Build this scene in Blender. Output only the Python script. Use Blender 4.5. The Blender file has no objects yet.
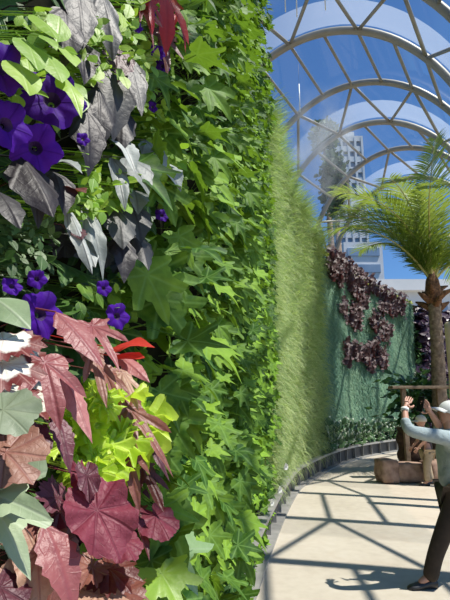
import bpy, bmesh, math, random
import numpy as np
from mathutils import Vector, Matrix

RNG = np.random.default_rng(7)
random.seed(7)
C = bpy.context.scene.collection
PI = math.pi
EYE = 1.65
PITCH = math.radians(11.7)
FOC = 484.0
SUN = np.array([.416, -.14, .899]); SUN /= np.linalg.norm(SUN)
UP = np.array([0., 0., 1.])
CAM = np.array([0., 0., EYE])


def nrm(v):
    v = np.asarray(v, float)
    return v / max(1e-9, np.linalg.norm(v))


def ray(px, py):
    a = (px - 225) / FOC; b = -(py - 300) / FOC
    c, s = math.cos(PITCH), math.sin(PITCH)
    return np.array([a, c - b * s, s + b * c])


def at(px, py, Y):
    d = ray(px, py)
    return CAM + d * (Y / d[1])


# ------------------------------------------------------------------ objects
def tag(o, label=None, cat=None, group=None, kind=None):
    if label: o['label'] = label
    if cat: o['category'] = cat
    if group: o['group'] = group
    if kind: o['kind'] = kind
    return o


def empty(name, loc=(0, 0, 0), rz=0, label=None, cat=None, group=None, kind=None):
    o = bpy.data.objects.new(name, None)
    o.empty_display_size = .1
    C.objects.link(o)
    o.location = loc; o.rotation_euler = (0, 0, rz)
    return tag(o, label, cat, group, kind)


def copy_tree(o, parent=None):
    c = o.copy(); C.objects.link(c)
    if parent is not None: c.parent = parent
    for ch in list(o.children): copy_tree(ch, c)
    return c


class MB:
    """collects geometry of one mesh, with a tint and leaf coordinates per vertex"""
    def __init__(self):
        self.v = []; self.f = []; self.t = []; self.l = []; self.n = 0

    def add(self, V, F, tint=(.5, .5), lf=None):
        V = np.asarray(V, float); k = len(V)
        self.v.append(V)
        tt = np.zeros((k, 4)); tt[:, 3] = 1; tt[:, :2] = tint
        self.t.append(tt)
        self.l.append(np.zeros((k, 2)) if lf is None else np.asarray(lf, float))
        n = self.n
        self.f.extend([tuple(i + n for i in q) for q in F])
        self.n += k

    def box(self, c, s, R=None):
        c = np.asarray(c, float); h = np.asarray(s, float) / 2
        V = np.array([[x, y, z] for x in (-1, 1) for y in (-1, 1) for z in (-1, 1)]) * h
        if R is not None: V = V @ np.asarray(R).T
        self.add(V + c, [(0, 1, 3, 2), (4, 6, 7, 5), (0, 4, 5, 1), (2, 3, 7, 6), (0, 2, 6, 4), (1, 5, 7, 3)])

    def tube(self, P, r, sides=8, cap=True, tint=(.5, .5)):
        P = np.asarray(P, float); m = len(P)
        r = np.broadcast_to(np.asarray(r, float), (m,))
        T = np.gradient(P, axis=0)
        V = []; ref = np.array([0.13, .21, 1.]) if abs(nrm(T[0])[2]) < .9 else np.array([1., .1, 0])
        a = np.linspace(0, 2 * PI, sides, endpoint=False)
        for i in range(m):
            t = nrm(T[i]); u = nrm(np.cross(t, ref)); w = np.cross(t, u); ref = np.cross(u, t)
            V.append(P[i] + r[i] * (np.cos(a)[:, None] * u + np.sin(a)[:, None] * w))
        F = []
        for i in range(m - 1):
            for j in range(sides):
                k = (j + 1) % sides
                F.append((i * sides + j, i * sides + k, (i + 1) * sides + k, (i + 1) * sides + j))
        if cap:
            F.append(tuple(range(sides - 1, -1, -1))); F.append(tuple((m - 1) * sides + j for j in range(sides)))
        self.add(np.concatenate(V), F, tint)

    def build(self, name, mat, parent=None, smooth=True):
        me = bpy.data.meshes.new(name)
        V = np.concatenate(self.v)
        me.from_pydata(V.tolist(), [], self.f)
        ta = me.attributes.new('tint', 'FLOAT_COLOR', 'POINT'); ta.data.foreach_set('color', np.concatenate(self.t).ravel().astype(np.float32))
        la = me.attributes.new('lf', 'FLOAT2', 'POINT'); la.data.foreach_set('vector', np.concatenate(self.l).ravel().astype(np.float32))
        me.materials.append(mat)
        if smooth: me.polygons.foreach_set('use_smooth', [True] * len(me.polygons))
        me.update()
        o = bpy.data.objects.new(name, me); C.objects.link(o)
        if parent is not None: o.parent = parent
        return o


def bevel(o, w=.01, seg=2):
    m = o.modifiers.new('bevel', 'BEVEL'); m.width = w; m.segments = seg; m.limit_method = 'ANGLE'
    return o


# ------------------------------------------------------------------ materials
class NT:
    def __init__(self, name):
        self.m = bpy.data.materials.new(name); self.m.use_nodes = True
        self.t = self.m.node_tree; self.t.nodes.clear()

    def n(self, typ, ins=None, **kw):
        x = self.t.nodes.new(typ)
        for k, v in kw.items(): setattr(x, k, v)
        for k, v in (ins or {}).items():
            s = x.inputs[k]
            if isinstance(v, bpy.types.NodeSocket): self.t.links.new(v, s)
            else: s.default_value = v
        return x

    def math(self, op, a, b=0., c=None):
        ins = {0: a, 1: b}
        if c is not None: ins[2] = c
        return self.n('ShaderNodeMath', ins, operation=op).outputs[0]

    def mix(self, f, a, b):
        x = self.n('ShaderNodeMix', data_type='RGBA')
        for s, v in ((0, f), (6, a), (7, b)):
            if isinstance(v, bpy.types.NodeSocket): self.t.links.new(v, x.inputs[s])
            else: x.inputs[s].default_value = (*v, 1) if isinstance(v, (tuple, list)) and len(v) == 3 else v
        return x.outputs[2]

    def noise(self, scale, detail=3, vec=None, dist=0.):
        ins = {'Scale': scale, 'Detail': detail, 'Distortion': dist}
        if vec is not None: ins['Vector'] = vec
        return self.n('ShaderNodeTexNoise', ins).outputs[0]

    def ramp(self, f, stops):
        x = self.n('ShaderNodeValToRGB', {0: f}); e = x.color_ramp.elements
        while len(e) < len(stops): e.new(.5)
        for i, (p, c) in enumerate(stops): e[i].position = p; e[i].color = (*c, 1)
        return x.outputs[0]

    def out(self, s):
        self.n('ShaderNodeOutputMaterial', {0: s}); return self.m


def obj_co(t): return t.n('ShaderNodeTexCoord').outputs['Object']


def plain(name, a, b=None, rough=.6, metal=0., scale=8., bump=.0, spec=.5):
    t = NT(name); co = obj_co(t)
    n = t.noise(scale, 4, co)
    col = t.mix(t.n('ShaderNodeMapRange', {0: n, 1: .3, 2: .7}).outputs[0], a, b or a)
    ins = {'Base Color': col, 'Roughness': rough, 'Metallic': metal, 'Specular IOR Level': spec}
    if bump: ins['Normal'] = t.n('ShaderNodeBump', {'Height': n, 'Strength': bump, 'Distance': .02}).outputs[0]
    return t.out(t.n('ShaderNodeBsdfPrincipled', ins).outputs[0])


def leaf_mat(name, a, b, vein=None, step=.8, vw=.05, rough=.4, trans=.3, edge=None, edge_at=.6, spec=.5, bump=.25, tcol=None, nscale=30.):
    """leaf colour runs from a to b by a random tint per leaf; palmate veins; optional edge colour"""
    t = NT(name)
    tint = t.n('ShaderNodeAttribute', attribute_name='tint')
    lf = t.n('ShaderNodeAttribute', attribute_name='lf')
    sx = t.n('ShaderNodeSeparateXYZ', {0: lf.outputs['Vector']})
    x, y = sx.outputs[0], sx.outputs[1]
    r = t.n('ShaderNodeVectorMath', {0: lf.outputs['Vector']}, operation='LENGTH').outputs['Value']
    th = t.math('ARCTAN2', y, x)
    d = t.math('MULTIPLY', t.math('PINGPONG', th, step * .5), r)
    side = t.math('MULTIPLY', t.math('PINGPONG', t.math('SUBTRACT', r, t.math('MULTIPLY', t.math('ABSOLUTE', t.math('PINGPONG', th, step * .5)), .5)), .09), 1.2)
    dd = t.math('MINIMUM', d, t.math('ADD', side, vw * .62))
    vm = t.n('ShaderNodeMapRange', {0: dd, 1: 0., 2: vw, 3: 1., 4: 0.}, interpolation_type='SMOOTHSTEP').outputs[0]
    sep = t.n('ShaderNodeSeparateColor', {0: tint.outputs['Color']})
    co = obj_co(t)
    nz = t.noise(nscale, 3, co)
    f = t.math('ADD', sep.outputs[0], t.math('MULTIPLY', t.math('SUBTRACT', nz, .5), .9))
    f = t.n('ShaderNodeClamp', {0: f}).outputs[0]
    col = t.mix(f, a, b)
    if edge:
        e = t.math('ADD', r, t.math('MULTIPLY', t.math('SUBTRACT', t.noise(nscale * 2, 3, co), .5), .45))
        em = t.n('ShaderNodeMapRange', {0: e, 1: edge_at - .06, 2: edge_at + .06}, interpolation_type='SMOOTHSTEP').outputs[0]
        col = t.mix(em, col, edge)
    if vein: col = t.mix(t.math('MULTIPLY', vm, .42), col, vein)
    h = t.math('ADD', t.math('MULTIPLY', vm, -.6), t.math('MULTIPLY', t.noise(nscale * 2.5, 4, co), 1.3))
    bn = t.n('ShaderNodeBump', {'Height': h, 'Strength': bump, 'Distance': .004}).outputs[0]
    p = t.n('ShaderNodeBsdfPrincipled', {'Base Color': col, 'Roughness': rough, 'Specular IOR Level': spec, 'Normal': bn}).outputs[0]
    if trans > 0:
        tr = t.n('ShaderNodeBsdfTranslucent', {'Color': t.mix(.6, col, tcol) if tcol else col}).outputs[0]
        p = t.n('ShaderNodeMixShader', {0: trans, 1: p, 2: tr}).outputs[0]
    return t.out(p)


M = {}
M['lobed'] = leaf_mat('lobed leaf', (.018, .070, .010), (.25, .41, .04), (.22, .38, .10), 0.84, .045, .58, .2, tcol=(.4, .7, .04), spec=.18)  # dark end paints in shaded leaves, bright end sunlit ones
M['lobed_pale'] = leaf_mat('pale lobed leaf', (.16, .32, .12), (.30, .45, .22), (.42, .55, .35), 0.84, .045, .42, .25, tcol=(.4, .6, .15))
M['ivy'] = leaf_mat('ivy leaf', (.015, .058, .008), (.25, .44, .03), (.22, .38, .08), 0.8, .05, .6, .2, tcol=(.4, .7, .03), spec=.15)  # shade between leaves is painted by the deep green end
M['petunia_leaf'] = leaf_mat('petunia leaf', (.20, .36, .04), (.36, .54, .07), (.42, .58, .18), PI, .04, .45, .35, tcol=(.5, .8, .05))
M['small_leaf'] = leaf_mat('small leaf', (.17, .34, .03), (.38, .54, .08), None, PI, .04, .5, .35, tcol=(.5, .8, .05))
M['dim_leaf'] = leaf_mat('dim green leaf', (.03, .08, .015), (.08, .18, .035), (.15, .25, .1), .8, .04, .5, .25)  # darker copy of the leaf greens, shade of the hollows painted in
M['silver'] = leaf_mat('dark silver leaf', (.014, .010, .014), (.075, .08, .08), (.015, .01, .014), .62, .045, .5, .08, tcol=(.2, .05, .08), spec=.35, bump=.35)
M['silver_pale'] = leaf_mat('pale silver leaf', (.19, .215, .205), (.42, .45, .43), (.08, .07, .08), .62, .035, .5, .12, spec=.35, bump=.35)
M['red'] = leaf_mat('red leaf', (.40, .02, .02), (.62, .06, .04), (.30, .03, .03), .66, .04, .42, .35, tcol=(.9, .05, .03))
M['brownred'] = leaf_mat('brown red leaf', (.10, .025, .022), (.27, .11, .08), (.10, .02, .03), .66, .05, .45, .2, tcol=(.5, .08, .04), bump=.5)
M['pink'] = leaf_mat('dusky pink leaf', (.26, .075, .08), (.46, .20, .19), (.20, .04, .06), .66, .04, .45, .22, tcol=(.7, .12, .12), bump=.5)
M['magenta'] = leaf_mat('magenta leaf', (.15, .025, .045), (.34, .09, .12), (.10, .012, .03), .66, .045, .52, .2, tcol=(.7, .04, .08), bump=.6, spec=.3)
M['plum'] = leaf_mat('plum leaf', (.05, .010, .02), (.15, .04, .06), (.03, .006, .012), .62, .05, .5, .15, tcol=(.35, .02, .05), bump=.6)
M['tan'] = leaf_mat('tan pink leaf', (.26, .12, .09), (.46, .29, .20), (.22, .06, .06), .66, .05, .5, .2, bump=.5)
M['paleleaf'] = leaf_mat('pale grey green leaf', (.20, .25, .16), (.42, .45, .34), (.20, .24, .14), .66, .04, .5, .2)
M['greygreen'] = leaf_mat('grey green lobed leaf', (.24, .33, .18), (.38, .46, .29), (.46, .52, .38), .8, .035, .5, .2)
M['variegated'] = leaf_mat('white leaf with red edge', (.60, .60, .52), (.76, .76, .68), (.50, .30, .26), .66, .04, .5, .1, edge=(.13, .015, .015), edge_at=.66)
M['lettuce'] = leaf_mat('lime lettuce leaf', (.38, .58, .03), (.58, .74, .09), (.62, .76, .25), .5, .03, .45, .38, tcol=(.7, .95, .05), bump=.4)
M['violet'] = leaf_mat('violet petal', (.035, .004, .17), (.085, .012, .34), (.02, .002, .08), 2 * PI / 5, .05, .6, .22, tcol=(.2, .02, .6), spec=.1)
M['violet_throat'] = leaf_mat('dark throat', (.02, .004, .06), (.04, .008, .10), None, 1, .05, .6, .1)
M['stem'] = leaf_mat('green stem', (.16, .28, .06), (.28, .38, .12), None, 1, .05, .5, .1)
M['grass'] = leaf_mat('hanging grass', (.20, .33, .11), (.66, .70, .36), None, 1, .05, .6, .55, tcol=(.5, .7, .1), bump=0)
M['moss'] = leaf_mat('blue green moss', (.11, .25, .16), (.33, .50, .31), None, 1, .05, .6, .38, bump=0, nscale=3.)  # broad pale blotches paint sunlit patches into the green
M['purple'] = leaf_mat('wall purple leaf', (.035, .014, .017), (.16, .085, .08), (.03, .01, .015), .66, .06, .55, .15, tcol=(.4, .1, .1))
M['speckle'] = leaf_mat('dark purple leaf with pale edge', (.03, .012, .03), (.07, .03, .06), None, .66, .06, .4, .1, edge=(.45, .38, .44), edge_at=.95)
M['edging'] = leaf_mat('yellow green edging', (.36, .44, .06), (.56, .58, .14), None, 1, .05, .5, .3)
M['stripe'] = leaf_mat('white striped leaf', (.05, .12, .04), (.11, .21, .07), None, 1, .05, .5, .2, edge=(.62, .66, .52), edge_at=.80)
M['palm_leaf'] = leaf_mat('palm leaflet', (.05, .12, .015), (.28, .33, .05), None, 1, .05, .42, .35, tcol=(.6, .75, .1))
M['shrub'] = leaf_mat('dark shrub leaf', (.03, .09, .02), (.10, .22, .04), None, .8, .05, .4, .2)
M['tree'] = leaf_mat('distant tree leaf', (.03, .08, .02), (.09, .16, .05), None, .8, .05, .5, .2)
M['white_petal'] = leaf_mat('white petal', (.75, .74, .66), (.85, .84, .78), None, 1, .05, .5, .2)
M['rachis'] = plain('palm rib', (.40, .38, .10), (.50, .44, .16), .5)
M['felt'] = plain('dark planting felt', (.012, .013, .008), (.022, .022, .014), .95, scale=14, bump=.4, spec=.02)
M['metal'] = plain('painted steel', (.25, .235, .20), (.30, .28, .245), .5, .2, scale=3)
M['ledge'] = plain('grey steel ledge', (.30, .29, .27), (.42, .40, .37), .45, .3, scale=5)
M['recess'] = plain('recess shade panel', (.03, .03, .032), (.06, .06, .06), .5, .2, scale=6)  # near-black colour paints in the shade under the ledge
M['wood'] = plain('weathered wood', (.16, .11, .07), (.28, .20, .13), .7, scale=12, bump=.3)
M['stump'] = plain('dark bark', (.035, .018, .012), (.10, .055, .035), .9, scale=16, bump=.8)
M['rock'] = plain('brown rock', (.16, .095, .065), (.40, .27, .20), .85, scale=6, bump=.7)
M['beige'] = plain('beige post', (.50, .40, .26), (.58, .48, .32), .6, scale=4)
M['bark'] = plain('palm bark', (.13, .085, .055), (.34, .25, .17), .85, scale=14, bump=.6)
M['fibre'] = plain('brown palm fibre', (.07, .035, .02), (.26, .12, .05), .9, scale=20, bump=.6)
M['skin'] = plain('skin', (.48, .25, .17), (.54, .29, .20), .5, scale=20)
M['hair'] = plain('dark hair', (.02, .014, .01), (.035, .025, .018), .6, scale=60)
M['shirt'] = plain('pale grey blue shirt', (.27, .33, .34), (.38, .44, .44), .85, scale=14, bump=.9)
M['trousers'] = plain('dark brown trousers', (.028, .019, .012), (.045, .03, .02), .85, scale=20, bump=.2)
M['khaki'] = plain('khaki trousers', (.36, .28, .18), (.44, .35, .24), .85, scale=20, bump=.2)
M['darkshirt'] = plain('dark brown top', (.05, .035, .03), (.08, .055, .045), .85, scale=20)
M['cap'] = plain('off white cap', (.66, .66, .62), (.74, .74, .70), .8, scale=20)
M['beigecap'] = plain('beige cap', (.56, .49, .38), (.64, .57, .45), .8, scale=20)
M['band'] = plain('dark cap band', (.05, .05, .05), None, .7)
M['white'] = plain('white band', (.8, .8, .76), None, .5)
M['shoe'] = plain('black shoe', (.012, .012, .014), (.03, .03, .034), .4, scale=30)
M['shoe_patch'] = plain('grey shoe patch', (.30, .31, .33), None, .5)
M['phone'] = plain('black phone', (.01, .01, .012), None, .25)
M['tower'] = plain('white concrete', (.66, .68, .70), (.74, .75, .76), .7, scale=.5)
M['glassblue'] = plain('blue window glass', (.20, .29, .42), (.32, .42, .54), .15, scale=.4)
M['pale_roof'] = plain('white roof sheet', (.70, .72, .72), (.80, .81, .80), .6, scale=1)
M['rod'] = plain('white pipe', (.85, .87, .88), None, .4)


def glass_mat(name, frost):
    t = NT(name)
    tr = t.n('ShaderNodeBsdfTransparent', {'Color': (.93, .965, .975, 1)}).outputs[0]
    gl = t.n('ShaderNodeBsdfGlossy', {'Color': (1, 1, 1, 1), 'Roughness': .03}).outputs[0]
    fr = t.n('ShaderNodeFresnel', {'IOR': 1.45}).outputs[0]
    s = t.n('ShaderNodeMixShader', {0: t.math('MULTIPLY', fr, .4), 1: tr, 2: gl}).outputs[0]
    if frost:
        w = t.n('ShaderNodeBsdfTranslucent', {'Color': (.86, .93, .92, 1)}).outputs[0]
        s = t.n('ShaderNodeMixShader', {0: frost, 1: s, 2: w}).outputs[0]
    return t.out(s)


M['glass'] = glass_mat('clear roof glass', 0)
M['frost'] = glass_mat('frosted roof glass', .17)


def floor_mat():
    t = NT('pale concrete'); co = obj_co(t)
    n1 = t.noise(.9, 5, co); n2 = t.noise(9, 6, co); n3 = t.noise(60, 3, co)
    f = t.math('ADD', t.math('MULTIPLY', n1, .6), t.math('MULTIPLY', n2, .4))
    col = t.ramp(f, [(.3, (.40, .345, .27)), (.5, (.48, .42, .335)), (.72, (.54, .48, .395))])
    st = t.n('ShaderNodeMapRange', {0: t.noise(2.3, 6, co, 1.2), 1: .56, 2: .70, 3: 0., 4: .35}).outputs[0]
    col = t.mix(st, col, (.46, .37, .28))
    h = t.math('ADD', n2, t.math('MULTIPLY', n3, .4))
    b = t.n('ShaderNodeBump', {'Height': h, 'Strength': .15, 'Distance': .01}).outputs[0]
    return t.out(t.n('ShaderNodeBsdfPrincipled', {'Base Color': col, 'Roughness': .7, 'Normal': b}).outputs[0])


M['floor'] = floor_mat()

# ------------------------------------------------------------------ the wall's line on the floor
TP = np.array([(-1.15, -4), (-.81, -2), (-.5, 0), (-.19, 2), (.21, 4.5), (1.05, 8.4), (1.75, 10.6), (3.46, 14), (5.82, 16.8), (8.2, 18.9), (11, 20.6), (14, 21.8)])


def catmull(P, k=24):
    Q = np.vstack([2 * P[0] - P[1], P, 2 * P[-1] - P[-2]]); out = []
    for i in range(1, len(Q) - 2):
        p0, p1, p2, p3 = Q[i - 1:i + 3]
        for t in np.linspace(0, 1, k, endpoint=False):
            out.append(.5 * ((2 * p1) + (p2 - p0) * t + (2 * p0 - 5 * p1 + 4 * p2 - p3) * t * t + (3 * p1 - p0 - 3 * p2 + p3) * t ** 3))
    out.append(P[-1]); return np.array(out)


TC = catmull(TP)
_S = np.concatenate([[0], np.cumsum(np.linalg.norm(np.diff(TC, axis=0), axis=1))])
TT = np.gradient(TC, axis=0); TT /= np.linalg.norm(TT, axis=1)[:, None]
TN = np.stack([TT[:, 1], -TT[:, 0]], -1)
WB = -.25                                      # the planting wall stands this far behind the trough's face


def s_of_y(Y): return float(np.interp(Y, TC[:, 1], _S))


def pt(s, off=0., z=0.):
    x, y = np.interp(s, _S, TC[:, 0]), np.interp(s, _S, TC[:, 1])
    nx, ny = np.interp(s, _S, TN[:, 0]), np.interp(s, _S, TN[:, 1])
    return np.array([x + nx * off, y + ny * off, z])


def frame(s):
    n = nrm([np.interp(s, _S, TN[:, 0]), np.interp(s, _S, TN[:, 1]), 0])
    return n, np.array([-n[1], n[0], 0.])       # outward normal, tangent


def hit(px, py, off):
    """where the line of sight through a pixel meets the wall's line moved outward by off"""
    d = ray(px, py); Q = TC + TN * off
    side = Q[:, 0] * d[1] - Q[:, 1] * d[0]      # sign change
    ok = Q[:, 1] > .15
    for i in range(len(Q) - 1):
        if ok[i] and side[i] < 0 <= side[i + 1]:
            k = side[i] / (side[i] - side[i + 1]); q = Q[i] + k * (Q[i + 1] - Q[i])
            return CAM + d * (q[1] / d[1]), _S[i] + k * (_S[i + 1] - _S[i])
    return None, None


S_NEAR, S_GRASS, S_MOSS, S_END = s_of_y(-3.5), s_of_y(7.1), s_of_y(12.7), s_of_y(18.15)
S_LAST = _S[-1] - .3


def wall_top(s):
    return float(np.interp(s, [S_GRASS - .01, S_GRASS, S_MOSS - 1.5, S_MOSS, S_END, S_LAST], [9.2, 6.35, 6.2, 5.75, 5.3, 5.2]))


# ------------------------------------------------------------------ leaf shapes
def saw(th, k): return np.abs(((th * k / (2 * PI)) % 1) - .5) * 2


def lobes(L, A, W, floor, teeth=(0, 20), p=1.35):
    def f(th):
        a = np.abs(th)
        base = floor * np.clip((PI - a) / 1.1, .3, 1)
        r = base
        for l, c, w in zip(L, A, W): r = np.maximum(r, l * np.exp(-(np.abs(a - c) / w) ** p))
        return r * (1 + teeth[0] * (saw(th, teeth[1]) - .5))
    return f


def round_leaf(k=7, amp=.09, teeth=(.05, 40), sinus=.7):
    def f(th):
        r = .84 + amp * np.cos(k * th) + .1 * np.cos(th)
        r = r * (1 - sinus * np.exp(-((PI - np.abs(th)) / .35) ** 2))
        return r * (1 + teeth[0] * (saw(th, teeth[1]) - .5))
    return f


def palm_t(rf, N, rings):
    th = np.linspace(-PI, PI, N, endpoint=False); r = rf(th)
    V = [(0, 0)]; F = []
    for q in rings:
        V += list(np.stack([np.cos(th) * r * q, np.sin(th) * r * q], -1))
    for j in range(N): F.append((0, 1 + j, 1 + (j + 1) % N))
    for i in range(len(rings) - 1):
        for j in range(N):
            k = (j + 1) % N; o = 1 + i * N
            F.append((o + j, o + N + j, o + N + k, o + k))
    return np.array(V, float), F


def blade_t(prof, nu, nv=2):
    V = []; F = []
    for u in np.linspace(0, 1, nu):
        for v in np.linspace(-1, 1, 2 * nv + 1): V.append((u, v * prof(u)))
    m = 2 * nv + 1
    for i in range(nu - 1):
        for j in range(m - 1): F.append((i * m + j, i * m + j + 1, (i + 1) * m + j + 1, (i + 1) * m + j))
    return np.array(V, float), F


R3, R4 = (.4, .75, 1), (.28, .55, .8, 1)
D = math.radians
T = {
    'lobed': palm_t(lobes([1, .92, .72], [0, D(50), D(102)], [.36, .33, .32], .55, (.10, 26), 2.), 60, R4),
    'ivy': palm_t(lobes([1, .82, .6], [0, D(52), D(108)], [.40, .36, .34], .5, (.06, 14), 2.), 26, (.5, 1)),
    'heuchera': palm_t(round_leaf(7, .045, (.07, 24)), 66, R4),
    'maple': palm_t(lobes([1, .78, .5], [0, D(42), D(95)], [.34, .28, .28], .36, (.09, 34), 1.7), 70, R4),
    'frill': palm_t(round_leaf(9, .07, (.16, 27), .5), 108, (.3, .6, .82, 1)),
    'tiny': palm_t(round_leaf(5, .10, (0, 5), .4), 14, (.55, 1)),
    'oval': blade_t(lambda u: .30 * math.sin(PI * min(1, u * 1.0) ** .8) + .004, 9, 2),
    'broad': blade_t(lambda u: .34 * math.sin(PI * u ** .72) * (1 + .07 * math.sin(u * 28)) + .004, 19, 3),
    'small': blade_t(lambda u: .30 * math.sin(PI * u ** .8) + .004, 5, 1),
    'strap': blade_t(lambda u: .10 * math.sin(PI * u ** .6) + .004, 7, 1),
    'long': blade_t(lambda u: .19 * math.sin(PI * u ** .75) * (1 + .12 * math.sin(u * 40)) + .004, 15, 2),
}


def leaf(mb, typ, P, d, n, L, W=1., tint=None, rng=None, cup=.0, droop=.25, ruffle=.03, rk=7, quilt=.0, qs=.7, stem=None, fold=0.):
    rng = rng or RNG
    v, F = T[typ]
    d = nrm(d); s = nrm(np.cross(n, d)); n = np.cross(d, s)
    x, y = v[:, 0], v[:, 1]; r = np.hypot(x, y); th = np.arctan2(y, x)
    ph = rng.uniform(0, 6.28)
    z = cup * y * y + fold * np.abs(y) - droop * np.clip(x, 0, 2) ** 2 * .6
    z = z + ruffle * np.sin(rk * th + ph) * r ** 2 + ruffle * .6 * np.sin(9 * x + ph * 2) * np.abs(y)
    if quilt: z = z + quilt * r * (1 - np.abs(((th / qs) % 1) - .5) * 2)
    P = np.asarray(P, float)
    V = P + L * (x[:, None] * d + W * y[:, None] * s + z[:, None] * n)
    if tint is None: tint = (rng.beta(.55, .8), rng.uniform(0, 1))  # tint bunched dark and bright to paint in shaded and sunlit leaves
    mb.add(V, F, tint, v)
    if stem is not None:
        a = np.asarray(stem, float); m = (a + P) / 2 + np.array([0, 0, .15 * np.linalg.norm(P - a)])
        mb.tube(np.array([a, m, P]), max(.0012, L * .012), 4, False, tint)


# ------------------------------------------------------------------ camera and light
cam = bpy.data.cameras.new('camera'); co = bpy.data.objects.new('camera', cam); C.objects.link(co)
cam.sensor_fit = 'VERTICAL'; cam.sensor_height = 36; cam.lens = FOC / 600 * 36; cam.clip_end = 500; cam.clip_start = .02
co.location = CAM; co.rotation_euler = (PI / 2 + PITCH, 0, 0)
bpy.context.scene.camera = co

sl = bpy.data.lights.new('sun', 'SUN'); sl.energy = 6.6; sl.angle = math.radians(.55); sl.color = (1, .95, .86)
so = bpy.data.objects.new('sun', sl); C.objects.link(so); so.location = (6, -3, 14)
so.rotation_euler = Vector(SUN).to_track_quat('Z', 'Y').to_euler()

w = bpy.data.worlds.new('sky'); bpy.context.scene.world = w; w.use_nodes = True
nt = w.node_tree; nt.nodes.clear()
sk = nt.nodes.new('ShaderNodeTexSky'); sk.sky_type = 'NISHITA'; sk.sun_disc = False
sk.sun_elevation = math.asin(SUN[2]); sk.sun_rotation = math.atan2(SUN[0], SUN[1]); sk.air_density = 1.0; sk.dust_density = .3; sk.ozone_density = 2.2
mul = nt.nodes.new('ShaderNodeMix'); mul.data_type = 'RGBA'; mul.blend_type = 'MULTIPLY'; mul.inputs[0].default_value = 1
nt.links.new(sk.outputs[0], mul.inputs[6]); mul.inputs[7].default_value = (.60, .90, 1.22, 1)
bg = nt.nodes.new('ShaderNodeBackground'); bg.inputs[1].default_value = .115
nt.links.new(mul.outputs[2], bg.inputs[0])
wo = nt.nodes.new('ShaderNodeOutputWorld'); nt.links.new(bg.outputs[0], wo.inputs[0])
vs = bpy.context.scene.view_settings
vs.view_transform = 'Standard'; vs.look = 'None'; vs.gamma = 1; vs.use_curve_mapping = False; vs.exposure = 0.0
cy = bpy.context.scene.cycles
cy.max_bounces = 8; cy.transparent_max_bounces = 24; cy.diffuse_bounces = 2; cy.use_denoising = True; cy.caustics_reflective = False; cy.caustics_refractive = False

# ------------------------------------------------------------------ floor, wall, trough
mb = MB(); mb.box((8, 10, -.1), (60, 44, .2))
tag(mb.build('floor', M['floor'], None, False), 'pale sunlit concrete walkway crossed by roof shadows', 'floor', None, 'structure')


def ribbon(s0, s1, off_a, off_b, zlo, zhi, n=80):
    """a solid strip along the wall's line between two offsets"""
    V = []; F = []
    ss = np.linspace(s0, s1, n)
    for s in ss:
        lo = zlo(s) if callable(zlo) else zlo; hi = zhi(s) if callable(zhi) else zhi
        V += [pt(s, off_a, lo), pt(s, off_b, lo), pt(s, off_b, hi), pt(s, off_a, hi)]
    for i in range(n - 1):
        a = 4 * i; b = a + 4
        for j in range(4): F.append((a + j, a + (j + 1) % 4, b + (j + 1) % 4, b + j))
    F += [(3, 2, 1, 0), (4 * n - 4, 4 * n - 3, 4 * n - 2, 4 * n - 1)]
    return np.array(V), F


mb = MB(); mb.add(*ribbon(S_NEAR, S_LAST, WB - .2, WB, 0, wall_top, 220))
tag(mb.build('wall_left', M['felt'], None, False), 'tall curved wall clad in dark felt behind all the planting', 'wall', None, 'structure')
tr_ = tag(empty('trim_1'), 'low curved grey drainage trough along the foot of the green wall', 'trough', None, 'structure')
mb = MB(); mb.add(*ribbon(s_of_y(3.5), S_LAST, -.10, .03, .34, .385, 140)); mb.build('ledge', M['ledge'], tr_, False)
mb = MB(); mb.add(*ribbon(s_of_y(3.5), S_LAST, -.16, -.09, 0.03, .34, 140)); mb.build('front_panel', M['recess'], tr_, False)
mb = MB(); mb.add(*ribbon(s_of_y(3.5), S_LAST, -.16, .05, 0.0, .03, 140)); mb.build('kerb', M['ledge'], tr_, False)
for s in np.arange(s_of_y(6.4), s_of_y(18.6), .62):
    n, tg = frame(s); mb = MB()
    mb.box(pt(s, -.055, .185), (.05, .018, .31), np.stack([n, tg, UP], -1)); mb.build('bracket', M['ledge'], tr_, False)


# ------------------------------------------------------------------ hero planting close to the camera
def hero_leaf(mb, typ, bx, by, tx, ty, W=1., off=.0, k=.06, tint=None, nb=(.55, .55, .25), rng=None, stem=True, **kw):
    B, s = hit(bx, by, off)
    if B is None: return
    t = B[1] * (1 - k); Tp = at(tx, ty, t)
    d = Tp - B
    if typ in ('heuchera', 'frill'): B = B + d * .32; d = d * (.60 if typ == 'heuchera' else .68)
    L = np.linalg.norm(d)
    n, tg = frame(s)
    nn = nb[0] * nrm(CAM - B) + nb[1] * UP + nb[2] * n
    st = None
    if stem:
        st = B - n * (off - WB - .03) - UP * .03
    leaf(mb, typ, B, d, nn, L, W, tint, rng, stem=st, **kw)


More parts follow.
